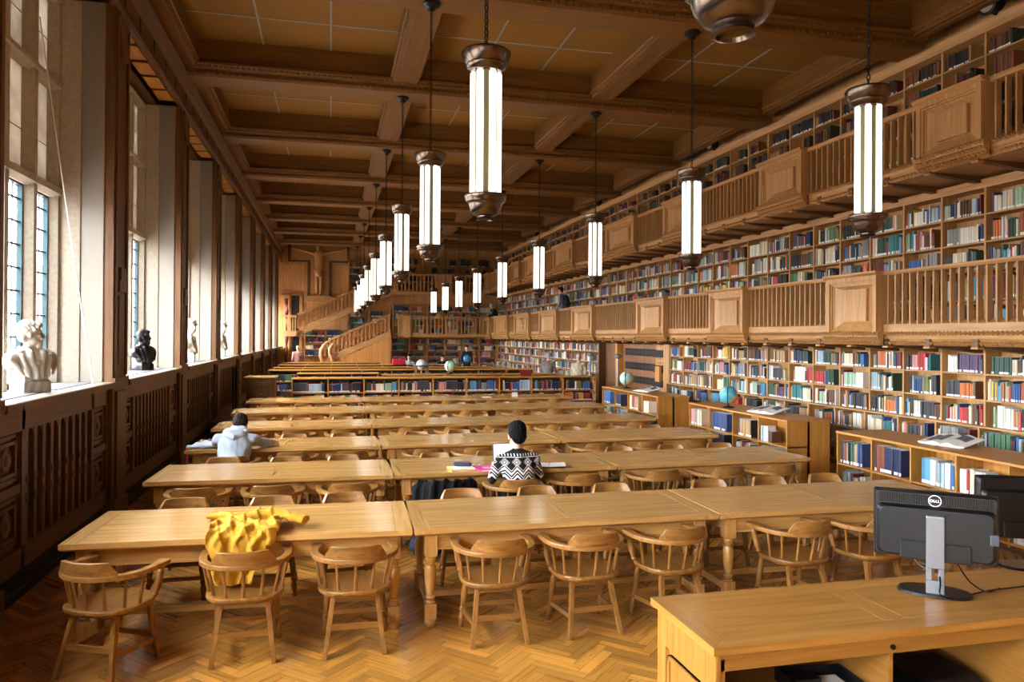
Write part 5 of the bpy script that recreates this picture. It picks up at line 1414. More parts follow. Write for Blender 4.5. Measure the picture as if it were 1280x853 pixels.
# yellow jacket: heap on the table, body falling over the edge down to the chair seat
YEL = plain('yellow_cotton', srgb(200, 150, 36), .85, bump=.25, bscale=70, var=.06)
def yj(mb):
    # hanging sheet: path in (y, z), width in x
    path = [(6.22, .81), (6.05, .825), (5.88, .83), (5.77, .83), (5.715, .80), (5.695, .72), (5.675, .62), (5.66, .54), (5.63, .475)]
    cl = [(-.74, -.40), (-.80, -.34), (-.84, -.33), (-.85, -.36), (-.85, -.40), (-.84, -.44), (-.82, -.48), (-.80, -.50), (-.78, -.54)]
    n = 26; m = (len(path) - 1) * 5; vs = []; fs = []
    for i in range(m + 1):
        t_ = i / 5; k = min(int(t_), len(path) - 2); f = t_ - k
        y = path[k][0] + (path[k + 1][0] - path[k][0]) * f; z = path[k][1] + (path[k + 1][1] - path[k][1]) * f
        xa = cl[k][0] + (cl[k + 1][0] - cl[k][0]) * f; xb = cl[k][1] + (cl[k + 1][1] - cl[k][1]) * f
        dn = Vector((path[k + 1][0] - path[k][0], path[k + 1][1] - path[k][1])).normalized(); nr = (dn.y * -1, dn.x)
        if nr[1] < 0 or (abs(nr[1]) < .3 and nr[0] > 0): nr = (-nr[0], -nr[1])
        for j in range(n + 1):
            u = j / n
            wv = .014 * math.sin(u * 21 + i * .16) + .012 * math.sin(u * 11 - i * .3 + 1) + .006 * math.sin(u * 37 + i * .7)
            top = .020 + wv if i < 16 else .012 + wv * 1.1
            for th in (0, .016):
                vs.append((xa + (xb - xa) * u + .01 * math.sin(i * .5), y + nr[0] * (top + th), z + nr[1] * (top + th)))
    W_ = 2 * (n + 1)
    for i in range(m):
        for j in range(n):
            a = i * W_ + j * 2
            fs += [(a, a + 2, a + 2 + W_, a + W_), (a + 1, a + 1 + W_, a + 3 + W_, a + 3)]
        a = i * W_; fs.append((a, a + W_, a + 1 + W_, a + 1)); a = i * W_ + 2 * n; fs.append((a, a + 1, a + 1 + W_, a + W_))
    for j in range(n):
        fs.append((2 * j, 2 * j + 1, 2 * j + 3, 2 * j + 2)); b = m * W_ + 2 * j; fs.append((b, b + 2, b + 3, b + 1))
    mb.add(vs, fs)
    # sleeves and rumpled heap
    mb.tube([(-.72, 6.02, .85), (-.66, 6.14, .86), (-.76, 6.26, .835), (-.87, 6.34, .815), (-.93, 6.36, .81)], [.06, .055, .05, .048, .05], 14, .5)
    mb.tube([(-.66, 5.92, .86), (-.52, 6.02, .885), (-.40, 6.03, .885), (-.28, 5.98, .865), (-.17, 5.93, .845)], [.07, .062, .055, .052, .06], 14, .62)
    mb.tube([(-.62, 6.10, .86), (-.50, 6.16, .88), (-.38, 6.15, .87), (-.28, 6.10, .845)], [.05, .05, .045, .03], 12, .55)
    mb.tube([(-.55, 5.84, .855), (-.47, 5.79, .855), (-.41, 5.72, .84), (-.40, 5.69, .77), (-.42, 5.685, .73)], [.055, .05, .045, .035, .02], 12, .5)
    mb.tube([(-.80, 6.02, .85), (-.70, 5.92, .865), (-.62, 5.80, .855), (-.60, 5.70, .79), (-.60, 5.675, .68)], [.025, .03, .028, .022, .014], 10)
    mb.tube([(-.72, 6.06, .86), (-.60, 5.94, .87), (-.52, 5.82, .855), (-.50, 5.705, .79), (-.52, 5.67, .64)], [.022, .03, .026, .02, .012], 10)
    mb.ell((-.62, 6.04, .845), .17, .15, .035)
def yfold(c, n):
    u = c.x + .22 * (c.y + c.z); v = c.z - c.y
    r = 1 - abs(math.sin(u * 25 + 1.3 * math.sin(v * 5 + u * 7))); q = 1 - abs(math.sin((u + v * .8) * 13 + 1.5 * math.sin(u * 9)))
    return n * (.012 * r ** 2 + .006 * q ** 3 - .004)
cloth_blob('yellow_jacket', 'yellow jacket thrown over the edge of the first table and hanging onto a chair', 'jacket', yj, YEL, .0065, yfold, smooth=2)
# black jacket over the chair back
def bj(mb):
    n = 22
    for layer in (0,):
        vs = []; fs = []
        prof = [(.05, .50, .03), (.03, .62, .02), (.012, .72, .015), (-.005, .80, .0), (-.04, .805, -.005), (-.065, .74, -.02), (-.085, .62, -.035), (-.10, .47, -.05), (-.11, .34, -.055)]
        m = (len(prof) - 1) * 3
        for i in range(m + 1):
            t_ = i / 3; k = min(int(t_), len(prof) - 2); f = t_ - k
            dy = prof[k][0] + (prof[k + 1][0] - prof[k][0]) * f; z = prof[k][1] + (prof[k + 1][1] - prof[k][1]) * f
            for j in range(n + 1):
                a = -.95 + 1.9 * j / n; x = .275 * math.sin(a); y = -.28 * math.cos(a) + .01
                rr = -dy + .020 * math.sin(j * 1.9 + i * .12) * min(1, max(0, (m * .35 < i) * 1.0)) + .014 * math.sin(j * .8 + i * .2)
                ux, uy = math.sin(a), -math.cos(a)
                zz = z - .03 * abs(a) + .012 * math.sin(j * 1.3)
                for th in (0, .014): vs.append((x + ux * (rr + th), y + uy * (rr + th), zz))
        W_ = 2 * (n + 1)
        for i in range(m):
            for j in range(n):
                a = i * W_ + j * 2; fs += [(a, a + 2, a + 2 + W_, a + W_), (a + 1, a + 1 + W_, a + 3 + W_, a + 3)]
            a = i * W_; fs.append((a, a + W_, a + 1 + W_, a + 1)); a = i * W_ + 2 * n; fs.append((a, a + 1, a + 1 + W_, a + W_))
        for j in range(n):
            fs.append((2 * j, 2 * j + 1, 2 * j + 3, 2 * j + 2)); b = m * W_ + 2 * j; fs.append((b, b + 2, b + 3, b + 1))
        mb.add(vs, fs)
    mb.tube([(.24, -.16, .76), (.30, -.10, .72), (.32, -.12, .60), (.31, -.14, .45)], [.05, .055, .05, .045], 12, .7)
    mb.tube([(-.24, -.16, .76), (-.29, -.14, .70), (-.30, -.17, .56), (-.29, -.18, .4)], [.05, .055, .05, .045], 12, .7)
cloth_blob('black_jacket', 'black jacket draped over a chair back in the second row', 'jacket', bj, plain('black_shell_fabric', srgb(5, 6, 9), .8, spec=.2, bump=.2, bscale=60), .0095,
           lambda c, n: n * .006 * math.sin(c.x * 50 + c.z * 12) * math.sin(c.z * 16 + c.x * 20), (1.17, 7.84, 0), -.05)
cloth_blob('navy_bag', 'navy bag lying on the floor under the chair with the black jacket', 'bag', lambda mb: (mb.ell((0, 0, .13), .2, .13, .12), mb.ell((.08, .02, .18), .12, .1, .09), mb.tube([(-.12, 0, .22), (-.05, .02, .31), (.08, 0, .24)], .014, 8)),
           plain('navy_canvas', srgb(44, 56, 88), .85, bump=.2), .012, lambda c, n: n * .006 * math.sin(c.x * 40 + c.y * 30), (.98, 7.6, .0))
cl = cloth_blob('folded_garment', 'pale blue folded garment lying on the table left of the hoodie reader', 'garment', lambda mb: (mb.ell((0, 0, .03), .16, .13, .035), mb.ell((-.1, -.04, .025), .12, .08, .03), mb.tube([(-.2, -.06, .02), (0, .02, .06), (.16, .05, .05)], [.03, .045, .04], 10, .7)),
           plain('pale_blue_cloth', srgb(196, 206, 226), .9, bump=.2), .010, lambda c, n: n * .008 * math.sin(c.x * 45 + c.y * 35), (-1.58, 10.45, TZ))
mb = MB(); mb.sm = True; mb.tube([(-.16, -.10, .03), (-.17, -.215, .03), (-.175, -.235, -.02), (-.18, -.24, -.15), (-.2, -.24, -.3)], .009, 8, .5)
mb.build('red_strap', plain('red_webbing', srgb(196, 60, 44), .7), cl)
for lab, x, y, w_, d_, mt in (('small white card standing on the sixth table row', 4.45, 18.0, .14, .02, 'paper'), ('white paper lying on the middle of the sixth table row', 3.72, 17.9, .22, .3, 'paper')):
    t2 = thing('paper_sheet' if d_ > .1 else 'table_card', lab, 'paper', (x, y, TZ))
    mb = MB()
    if d_ > .1: mb.box(-w_ / 2, w_ / 2, -d_ / 2, d_ / 2, 0, .004)
    else: mb.beam((0, -.03, 0), (0, 0, .1), w_, .003, (0, 1, 0)); mb.beam((0, .03, 0), (0, 0, .1), w_, .003, (0, 1, 0))
    mb.build('sheet', M[mt], t2)
t2 = thing('water_bottle', 'small blue and red bottle standing between the fifth row tables', 'bottle', (.62, 16.3, 0))
mb = MB(); mb.sm = True; mb.lathe([(.034, 0), (.036, .02), (.036, .62), (.03, .68), (.016, .72)], 14); mb.build('bottle', plain('blue_plastic', srgb(40, 110, 180), .3), t2)
mb = MB(); mb.sm = True; mb.lathe([(.018, .72), (.02, .725), (.02, .78), (.012, .79)], 12); mb.build('cap', plain('red_plastic', srgb(190, 40, 50), .4), t2)
t2 = thing('red_folder', 'dark red open book propped on the far low bookcase', 'book', (5.62, 21.35, 1.10), .1)
mb = MB(); mb.T = Matrix.Rotation(-.5, 4, 'X'); mb.box(-.17, .17, -.01, .0, .0, .2); mb.build('cover', plain('dark_red_cover', srgb(128, 36, 38), .6), t2)
mb = MB(); mb.beam((0, .14, 0), (0, .09, .17), .02, .01, (1, 0, 0)); mb.build('prop', M['honeyZ'], t2)
for k, (x, y) in enumerate(((2.62, 31.1), (2.9, 31.15))):
    t2 = thing('red_bag', ['red bag beside the seated person at the far end, the one nearer the stairs', 'red bag right next to the seated person at the far end'][k], 'bag', (x, y, 1.08), .1 * k, 'red bags at the far end')
    mb = MB(); mb.frustum((-.13, .13, -.08, .08), (-.12, .12, -.06, .06), 0, .26); mb.build('body', plain('red_vinyl', srgb(206, 34, 56), .5), t2, bev=.02)
    mb = MB(); mb.sm = True; mb.tube([(-.06, 0, .25), (-.05, 0, .32), (.05, 0, .32), (.06, 0, .25)], .008, 6); mb.build('handle', plain('red_vinyl', srgb(206, 34, 56), .5), t2)
# round spotlights on the cornice
for k, Y in enumerate((8.46, 16.24, 24.13, 32.0)):
    t2 = thing('spotlight', ['round grey spotlight on the cornice at the top right corner', 'small round spotlight on the cornice, second along from the desk', 'small round spotlight on the cornice, third along from the desk', 'small round spotlight on the cornice, farthest along'][k], 'spotlight', (8.80, Y, 6.90), 0, 'spotlights on the right cornice'); t2.scale = (1.35, 1.35, 1.35)
    Mr = Matrix.Rotation(-PI / 2 - .2, 3, 'Y')
    mb = MB(); mb.sm = True; mb.lathe([(.03, -.12), (.1, -.10), (.115, -.02), (.12, .05), (.10, .06), (.09, .05)], 20, Mr); mb.build('housing', M['iron'], t2)
    mb = MB(); mb.sm = True; mb.lathe([(.095, .045), (.07, .075), (.03, .09), (.002, .095)], 20, Mr); mb.build('lens', plain('grey_lens', srgb(150, 146, 140), .35), t2)
    mb = MB(); mb.rod((.05, 0, -.1), (.12, 0, -.105), .02, .02, 8); mb.build('bracket', M['iron'], t2)
# carved dark cabinet and coat-rail on the left
t2 = thing('carved_cabinet', 'dark carved cabinet standing by the window wall behind the table rows', 'cabinet', (-1.72, 20.2, 0))
mb = MB(); mb.box(-.36, .36, -.02, .5, .08, 1.16); mb.build('body', M['wallZ'], t2)
mb = MB(); mb.box(-.4, .4, -.06, .53, 1.16, 1.2); mb.build('top', M['tableX'], t2)
mb = MB(); mb.box(-.38, .38, -.04, .51, 0, .1); mb.build('plinth', M['wallX'], t2)
mb = MB()
for g, d in ((.04, .02), (.1, .03)):
    mb.box(-.34 + g, -.3 + g, -.02 - d, -.02, .16 + g, 1.1 - g); mb.box(.3 - g, .34 - g, -.02 - d, -.02, .16 + g, 1.1 - g); mb.box(-.34 + g, .34 - g, -.02 - d, -.02, .16 + g, .2 + g); mb.box(-.34 + g, .34 - g, -.02 - d, -.02, 1.06 - g, 1.1 - g)
mb.lathe([(.13, 0), (.13, .02), (.1, .03), (.08, .015), (.04, .015), (.02, .04)], 18, Matrix.Rotation(PI / 2, 3, 'X'), (0, -.02, .63)); mb.build('door', M['wallZ'], t2)
t2 = thing('dark_bench', 'dark low bench against the window wall beside the fifth table row', 'bench', (-2.2, 17.6, 0))
mb = MB(); mb.box(-.2, .2, -1.2, 1.6, .4, .46); mb.build('seat', M['wallY'], t2)
for y in (-1.1, 1.5):
    mb = MB(); mb.box(-.18, .18, y - .03, y + .03, 0, .4); mb.build('leg', M['wallZ'], t2)
mb = MB(); mb.box(-.17, -.14, -1.1, 1.5, .05, .4); mb.build('panel', M['dark'], t2)
t2 = thing('coat_rack', 'dark wall rack with pegs beside the sixth table row', 'rack', (-2.35, 21.3, 0))
for z in (1.3, .95): mb = MB(); mb.rod((0, -.7, z), (0, .7, z), .03, .03, 8); mb.build('rail', M['iron'], t2)
for y in (-.6, 0, .6): mb = MB(); mb.rod((-.1, y, 0), (-.1, y, 1.4), .025, .025, 8); mb.build('upright', M['iron'], t2)
# ------------------------------------------------------------------ portal in the right wall
dr = empty_struct('door_1')
def Dp(mb, nm, mats): return mb.build(nm, mats, dr)
mb = MB(); mb.box(9.22, 9.3, 22.8, 24.35, 0, 2.2); Dp(mb, 'fixed_leaf', wood('door_boards', srgb(140, 90, 48), srgb(98, 58, 30), 'Z', .5, ovar=0, plank=('Y', .3)))
mb = MB(); mb.box(9.0, 9.28, 22.68, 22.84, 0, 2.2); Dp(mb, 'centre_post', M['honeyZ'])
mb = MB(); mb.box(9.2, 9.28, 19.85, 22.66, 0, 2.2); Dp(mb, 'door_leaf', wood('leaf_boards', srgb(156, 104, 58), srgb(112, 70, 36), 'Z', .5, ovar=0, plank=('Y', .42)))
for z0, z1 in ((1.70, 1.92), (1.27, 1.49), (.86, 1.07), (.42, .62)):
    mb = MB(); mb.box(9.165, 9.21, 19.9, 22.4, z0, z1)
    for k in range(9):
        for zz in (z0 + .04, z1 - .04): mb.lathe([(.02, 0), (.014, .012), (.002, .018)], 6, Matrix(((0, 0, -1), (0, 1, 0), (1, 0, 0))), (9.165, 20.1 + k * .27, zz))
    Dp(mb, 'iron_strap', M['iron'])
mb = MB(); mb.box(9.05, 9.28, 19.2, 19.84, 0, 2.2)
for z in [.1 + .12 * k for k in range(17)]:
    for y in (19.34, 19.52, 19.7): mb.lathe([(.035, 0), (.02, .025), (.002, .03)], 6, Matrix(((0, 0, -1), (0, 1, 0), (1, 0, 0))), (9.05, y, z))
Dp(mb, 'studded_jamb', M['galZ'])
for z0, z1 in ((1.70, 1.9), (1.27, 1.47), (.86, 1.05)):
    mb = MB(); mb.box(9.0, 9.06, 19.3, 19.9, z0, z1); Dp(mb, 'hinge_band', M['iron'])
mb = MB(); mb.box(8.98, 9.28, 18.84, 19.2, 0, 2.2); Dp(mb, 'side_pilaster', M['galZ'])
mb = MB(); mb.box(8.98, 9.28, 24.3, 24.42, 0, 2.2); Dp(mb, 'far_pilaster', M['wallZ'])
mb = MB(); mb.box(8.93, 9.0, 19.35, 19.62, 1.02, 1.45); o = mb.build('notice_box', M['honeyZ']); tag(o, 'plain pale wooden box fixed to the studded door jamb', 'box')
for k, (x, y) in enumerate(((8.55, 24.0), (8.6, 21.6))):
    t2 = thing('book_detector_post', ['slim pale post with a round head before the dark far door leaf', 'slim pale post with a round head before the strapped door leaf'][k], 'post', (x, y, 0), 0, 'pale posts at the portal')
    mb = MB(); mb.sm = True; mb.rod((0, 0, 0), (0, 0, 1.62), .03, .03, 10); mb.build('post', M['silver'], t2)
    mb = MB(); mb.sm = True; mb.ell((0, 0, 1.68), .12, .12, .08, 14, 8); mb.build('head', M['plaster'], t2)

# ------------------------------------------------------------------ the end of the room
def end_case(label, x0, x1, lines, top, Y, nb, pal='mod', full=(.6, 1), cut=None, name='end_bookcase'):
    t = thing(name, label, 'bookcase', ((x0 + x1) / 2, Y, lines[0])); iv = Matrix.Translation((-(x0 + x1) / 2, -Y, -lines[0]))
    def P(mb, nm, mats): o = mb.build(nm, mats, t); o.matrix_parent_inverse = iv; return o
    mb = MB(); mb.box(x0, x1, Y + .28, Y + .30, lines[0], top); P(mb, 'back_panel', M['shelfZ'])
    w = (x1 - x0) / nb
    for k in range(nb + 1): mb = MB(); mb.box(x0 + w * k - .03, x0 + w * k + .03, Y, Y + .28, lines[0], top); P(mb, 'upright', M['galZ'])
    for z in lines + [top]: mb = MB(); mb.box(x0, x1, Y + .01, Y + .28, z - .03, z); P(mb, 'shelf', M['shelfX'])
    hs = lines + [top]
    for k in range(nb):
        for r in range(len(hs) - 1):
            fill_shelf((x0 + w * k + .04, Y + .03, hs[r]), (1, 0, 0), (0, 1, 0), w - .08, hs[r + 1] - hs[r] - .04, None, pal, full, series=.6, tmul=1.5)
    return t
end_case('bookcase under the end balcony, to the right of the lower stairs', 3.2, 8.95, [.1, .45, .8, 1.15, 1.5, 1.85], 2.2, 40.45, 6, 'dark')
end_case('bookcase on the end wall below the upper flight of stairs', -1.3, .85, [1.2, 1.55, 1.9, 2.25], 2.6, 40.65, 2, 'dark')
end_case('taller bookcase on the end wall between the two flights of stairs', .95, 3.1, [1.2, 1.55, 1.9, 2.25, 2.6, 2.95, 3.3], 3.65, 40.65, 2, 'dark')
end_case('bookcase on the end balcony behind its balusters', 3.3, 8.9, [2.40, 2.8, 3.2, 3.6], 4.0, 40.65, 6)
end_case('bookcase high on the end wall to the right of the crucifix', .95, 2.6, [4.5, 4.85, 5.2, 5.55, 5.9], 6.3, 40.65, 2, 'old')
end_case('dark bookcase above the upper end balcony', 2.9, 8.9, [4.75, 5.2, 5.65, 6.1], 6.6, 40.65, 6, 'old', (.2, .8))
def end_gallery(label, x0, x1, Y, zbase, zdeck, zrail, box):
    t = thing('end_balcony', label, 'gallery', ((x0 + x1) / 2, Y, zdeck)); iv = Matrix.Translation((-(x0 + x1) / 2, -Y, -zdeck))
    def P(mb, nm, mats): o = mb.build(nm, mats, t); o.matrix_parent_inverse = iv; return o
    mb = MB(); mb.box(x0, x1, Y + .1, 40.6, zdeck - .1, zdeck); P(mb, 'deck', M['galX'])
    mb = MB(); mb.prof_x([(Y, zbase), (Y - .05, zbase + .08), (Y - .06, zbase + .17), (Y + .1, zbase + .17), (Y + .12, zbase)], x0, x1); P(mb, 'base_moulding', M['galX'])
    mb = MB(); mb.prof_x([(Y - .05, zrail - .07), (Y - .05, zrail), (Y + .12, zrail), (Y + .12, zrail - .07)], x0, x1); P(mb, 'handrail', M['galX'])
    x = x0 + .1
    while x < x1:
        if not (box[0] < x < box[1]): mb = MB(); mb.box(x - .025, x + .025, Y, Y + .06, zbase + .17, zrail - .07); P(mb, 'baluster', M['galZ'])
        x += .2
    a, b = box; mb = MB(); mb.box(a, b, Y - .14, Y + .1, zbase, zrail + .02)
    for q in ((a + .06, a + .12), (b - .12, b - .06)): mb.box(q[0], q[1], Y - .165, Y - .13, zbase + .2, zrail - .1)
    mb.box(a + .06, b - .06, Y - .165, Y - .13, zrail - .16, zrail - .1); mb.box(a + .06, b - .06, Y - .165, Y - .13, zbase + .2, zbase + .26); mb.box(a + .2, b - .2, Y - .16, Y - .13, zbase + .34, zrail - .24)
    P(mb, 'newel_box', M['galZ'])
end_gallery('balcony across the end of the room at the level of the lower gallery', 3.4, 8.0, 38.9, 2.22, 2.40, 3.3, (3.4, 4.04))
end_gallery('upper balcony across the end of the room', 3.3, 8.0, 39.3, 4.42, 4.62, 5.52, (5.36, 6.25))
def stair(label, p0, p1, Y, w, rail_h, panel_to=None, nb=18):
    bw = wood('stair_boards', srgb(212, 150, 84), srgb(172, 114, 56), 'Z', .45, ovar=0, plank=('X', .16))
    (x0, z0), (x1, z1) = p0, p1
    t = thing('staircase', label, 'stairs', (x0, Y, z0)); iv = Matrix.Translation((-x0, -Y, -z0))
    def P(mb, nm, mats): o = mb.build(nm, mats, t); o.matrix_parent_inverse = iv; return o
    ang = math.atan2(z1 - z0, x1 - x0)
    for yy, nm in ((Y, 'string'), (Y + w, 'string')):
        mb = MB(); mb.beam((x0, yy, z0 + .12), (x1, yy, z1 + .12), .07, .26); mb.beam((x0, yy - .02, z0 + .02), (x1, yy - .02, z1 + .02), .09, .07); P(mb, nm, M['galX'])
        mb = MB(); mb.beam((x0, yy, z0 + rail_h + .1), (x1, yy, z1 + rail_h + .1), .1, .1); P(mb, 'handrail', M['galX'])
    n = int((z1 - z0) / .17)
    for k in range(n):
        xa = x0 + (x1 - x0) * k / n; za = z0 + (z1 - z0) * (k + 1) / n
        mb = MB(); mb.box(xa, xa + (x1 - x0) / n + .02, Y, Y + w, za - .04, za); P(mb, 'tread', M['galY'])
    for k in range(nb):
        f = (k + .5) / nb; x = x0 + (x1 - x0) * f; z = z0 + (z1 - z0) * f
        mb = MB(); mb.box(x - .03, x + .03, Y - .02, Y + .03, z + .22, z + rail_h + .06); P(mb, 'baluster', M['galZ'])
    if panel_to is not None:
        mb = MB(); mb.prism([(x0, panel_to), (x1, panel_to), (x1, z1), (x0, z0)], Y - .02, Y + .03, Matrix(((1, 0, 0), (0, 0, 1), (0, 1, 0)))); P(mb, 'boarded_side', bw)
    mb = MB(); mb.prism([(x0, z0 + .36), (x1, z1 + .36), (x1, z1 + rail_h), (x0, z0 + rail_h)], Y + .1, Y + .13, Matrix(((1, 0, 0), (0, 0, 1), (0, 1, 0)))); P(mb, 'boarded_balustrade', bw)
    return t, P
s1, Ps = stair('lower flight of oak stairs at the far end, with a curled handrail at its foot', (-.1, .93), (3.0, 2.28), 38.5, 1.0, .98, 0, 16)
mb = MB(); mb.sm = True
mb.tube([(-.1, 38.5, 1.95), (-.28, 38.48, 1.80), (-.42, 38.45, 1.55), (-.45, 38.42, 1.25), (-.36, 38.4, 1.0), (-.4, 38.4, .0)], [.07, .09, .1, .1, .1, .1], 10)
mb.tube([(.15, 38.3, 1.85), (-.02, 38.25, 1.62), (.0, 38.22, 1.35), (.1, 38.2, 1.1), (.1, 38.2, 0)], [.06, .08, .09, .09, .09], 10)
Ps(mb, 'curled_newel', M['galZ'])
stair('upper flight of oak stairs at the far end, climbing under the crucifix', (-1.62, 2.24), (3.35, 4.55), 39.4, .95, .98, None, 26)
# landing by the window
t = thing('stair_landing', 'small sunlit landing with white-lit balusters at the foot of the upper stairs', 'landing', (-2.05, 39.3, 2.24)); iv = Matrix.Translation((2.05, -39.3, -2.24))
def Pl(mb, nm, mats): o = mb.build(nm, mats, t); o.matrix_parent_inverse = iv; return o
mb = MB(); mb.box(-2.49, -1.65, 39.2, 40.95, 2.22, 2.36); Pl(mb, 'floor_slab', M['galX'])
mb = MB(); mb.box(-2.49, -1.65, 39.15, 39.25, 3.18, 3.28); Pl(mb, 'handrail', M['galX'])
mb = MB(); mb.box(-2.49, -1.65, 39.14, 39.2, 2.22, 2.5); Pl(mb, 'base_board', M['galX'])
for k in range(7): mb = MB(); mb.box(-2.43 + k * .12 - .025, -2.43 + k * .12 + .025, 39.17, 39.22, 2.5, 3.18); Pl(mb, 'baluster', M['galZ'])
# tall openings in the end wall beside the landing, shade painted as dark slabs
d2 = empty_struct('door_2')
mb = MB(); mb.box(-1.98, -1.58, 40.9, 41.01, 2.36, 4.36); mb.build('opening_shade', M['dark'], d2)
mb = MB(); mb.box(-2.1, -1.98, 40.85, 41.0, 0, 4.45); mb.box(-1.58, -1.44, 40.85, 41.0, 0, 4.45); mb.box(-2.5, -1.44, 40.85, 41.0, 4.36, 4.5); mb.build('door_frame', M['galZ'], d2)
d3 = empty_struct('door_3')
mb = MB(); mb.box(-1.9, -1.44, 40.9, 41.01, 0, 2.2); mb.build('opening_shade', M['dark'], d3)
# spiral column beside the landing
t = thing('twisted_column', 'twisted red-brown wooden column beside the landing', 'column', (-2.22, 40.7, 0))
mb = MB(); mb.sm = True
pr = []
n_ = 60
vs = []; fs = []
for i in range(n_ + 1):
    z = 4.3 * i / n_
    for k in range(10):
        a = 2 * PI * k / 10; rr = .085 * (1 + .3 * math.cos(2 * a + z * 9)); vs.append((rr * math.cos(a), rr * math.sin(a), z))
for i in range(n_):
    for k in range(10): k2 = (k + 1) % 10; fs.append((i * 10 + k, i * 10 + k2, i * 10 + 10 + k2, i * 10 + 10 + k))
mb.add(vs, fs); mb.build('shaft', plain('red_brown_wood', srgb(126, 66, 48), .4, var=.3, bscale=12), t)
mb = MB(); mb.box(-.13, .13, -.13, .13, 0, .2); mb.box(-.13, .13, -.13, .13, 4.2, 4.36); mb.build('capital', M['galZ'], t)
# crucifix in its stepped panel
t = thing('crucifix_tablet', 'large stepped oak panel in the shape of a T on the end wall', 'panel', (-.6, 41, 4)); iv = Matrix.Translation((.6, -41, -4))
def Pc(mb, nm, mats): o = mb.build(nm, mats, t); o.matrix_parent_inverse = iv; return o
def tee(mb, x0, x1, xa, xb, zt, zm, zb, y0, y1):
    mb.box(x0, x1, y0, y1, zm, zt); mb.box(xa, xb, y0, y1, zb, zm)
mb = MB(); tee(mb, -2.35, 1.0, -1.35, .25, 7.2, 6.0, 4.05, 40.93, 40.995); Pc(mb, 'outer_moulding', M['galZ'])
mb = MB(); tee(mb, -2.18, .92, -1.18, .08, 7.15, 6.14, 4.25, 40.88, 40.94); Pc(mb, 'inner_moulding', M['wallZ'])
mb = MB(); tee(mb, -2.02, .86, -1.02, -.08, 7.1, 6.24, 4.36, 40.86, 40.9); Pc(mb, 'sunk_field', M['galX'])
mb = MB(); mb.prism([(-1.4, 4.02), (.28, 4.02), (.02, 4.36), (-1.12, 4.36)], 40.72, 40.95, Matrix(((1, 0, 0), (0, 0, 1), (0, 1, 0)))); Pc(mb, 'sloping_ledge', M['galX'])
t = thing('crucifix_figure', 'carved wooden figure with outstretched arms on the T-shaped panel', 'sculpture', (-.6, 40.72, 4.36))
mb = MB(); tg = []
mb.cap((0, 0, 1.35), (0, 0, 1.75), .16, .2); mb.cap((0, 0, 1.75), (0, 0, 2.2), .2, .24); mb.cap((0, -.02, 1.15), (0, 0, 1.4), .2, .18)
for s_ in (-1, 1):
    mb.cap((.16 * s_, 0, 2.2), (.68 * s_, .02, 2.34), .1, .075); mb.cap((.68 * s_, .02, 2.34), (1.2 * s_, .03, 2.46), .075, .05); mb.cap((1.2 * s_, .03, 2.46), (1.36 * s_, .03, 2.5), .06, .04)
    mb.cap((.1 * s_, 0, 1.25), (.11 * s_, -.06, .66), .13, .085); mb.cap((.11 * s_, -.06, .66), (.1 * s_, 0, .14), .085, .055); mb.cap((.1 * s_, -.02, .14), (.1 * s_, -.1, .03), .06, .05)
mb.cap((-.02, -.02, 2.3), (-.04, -.05, 2.42), .08, .08); head(mb, tg, (-.06, -.06, 2.52), 0, PI, 1.35)
mb.ell((-.06, -.02, 2.56), .12, .13, .13); mb.ell((-.06, -.14, 2.42), .06, .05, .09)
mb.cap((-.14, -.05, 1.32), (.14, -.05, 1.32), .1, .1); mb.cap((.12, -.08, 1.3), (.16, -.06, .95), .07, .03)
link('figure', remesh(mb, 'figure', M['shelfZ'], .025, 2), t)
mb = MB(); mb.box(-1.4, 1.4, .08, .13, 2.36, 2.56); mb.box(-.12, .12, .08, .13, .0, 2.75); mb.build('cross_beam', M['galZ'], t)
place_books(300, lambda px, py, p: (1085 < px and py > 595) or py > 690 or (p.x < 7.5 and p.z < .3))
bpy.data.scenes.remove(TMP)
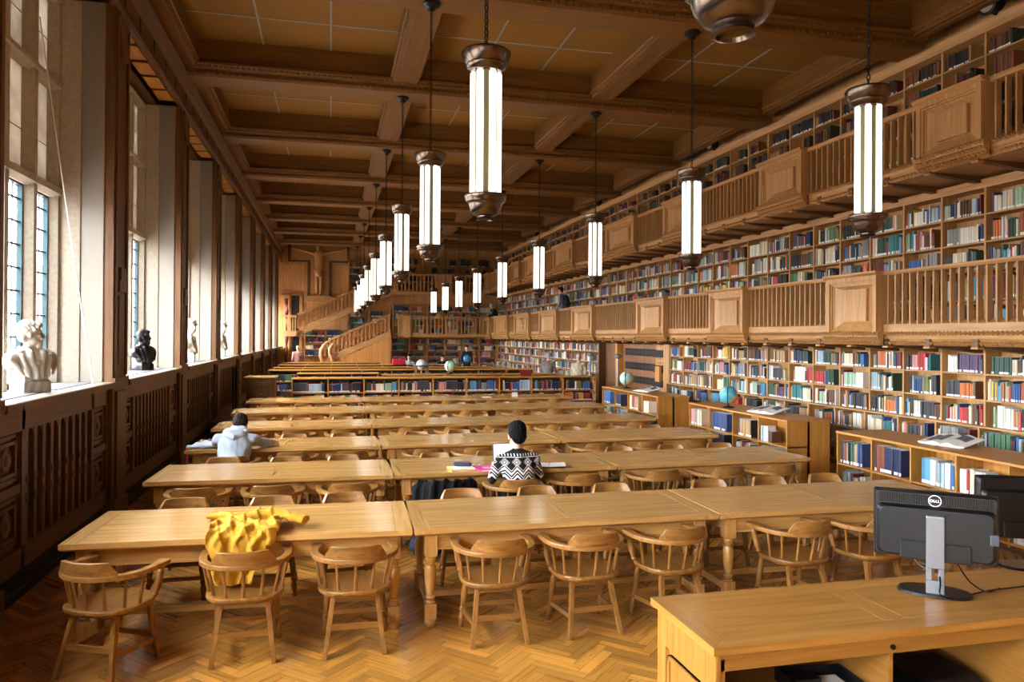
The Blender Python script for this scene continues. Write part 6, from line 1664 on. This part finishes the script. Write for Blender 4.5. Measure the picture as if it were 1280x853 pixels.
# ------------------------------------------------------------------ camera, light
cam = bpy.data.cameras.new('camera'); co = bpy.data.objects.new('camera', cam); COL.objects.link(co); SC.camera = co
cam.sensor_width = 36; cam.sensor_fit = 'HORIZONTAL'; cam.lens = F_PX * 36 / 1280; cam.shift_y = -(426.5 - Y0) / 1280; cam.clip_end = 200
co.matrix_world = Matrix.Translation((0, 0, HC)) @ Matrix.Rotation(-YAW, 4, 'Z') @ Matrix.Rotation(PI / 2 + PITCH, 4, 'X') @ Matrix.Rotation(ROLL, 4, 'Z')
w = bpy.data.worlds.new('sky'); SC.world = w; w.use_nodes = True
nt = w.node_tree; bg = nt.nodes['Background']
tc = nt.nodes.new('ShaderNodeTexCoord'); sp = nt.nodes.new('ShaderNodeSeparateXYZ'); nt.links.new(tc.outputs['Generated'], sp.inputs[0])
cr = nt.nodes.new('ShaderNodeValToRGB'); e = cr.color_ramp.elements
e[0].position = .46; e[0].color = (.24, .22, .2, 1); e[1].position = .54; e[1].color = (.85, .86, .86, 1)
e2 = cr.color_ramp.elements.new(1.0); e2.color = (1.0, 1.0, .98, 1)
mr = nt.nodes.new('ShaderNodeMapRange'); mr.inputs['From Min'].default_value = -1; nt.links.new(sp.outputs[2], mr.inputs['Value']); nt.links.new(mr.outputs[0], cr.inputs[0])
nt.links.new(cr.outputs[0], bg.inputs[0]); bg.inputs[1].default_value = 10.0
for a, b in WIN:
    l = bpy.data.lights.new('window_portal', 'AREA'); l.shape = 'RECTANGLE'; l.size = b - a; l.size_y = 4.4; l.cycles.is_portal = True
    o = bpy.data.objects.new('window_portal', l); COL.objects.link(o); o.location = (-3.25, (a + b) / 2, 3.9); o.rotation_euler = (0, -PI / 2, 0)
    o.rotation_euler = Vector((1, 0, 0)).to_track_quat('-Z', 'Z').to_euler()
SC.view_settings.view_transform = 'Standard'; SC.view_settings.look = 'None'; SC.view_settings.gamma = 1; SC.view_settings.use_curve_mapping = False
SC.view_settings.exposure = 2.9
SC.cycles.use_denoising = True
SC.cycles.max_bounces = 10; SC.cycles.diffuse_bounces = 3; SC.cycles.glossy_bounces = 4; SC.cycles.transparent_max_bounces = 12; SC.cycles.transmission_bounces = 6
SC.cycles.sample_clamp_indirect = 6
SC.cycles.caustics_reflective = False; SC.cycles.caustics_refractive = False
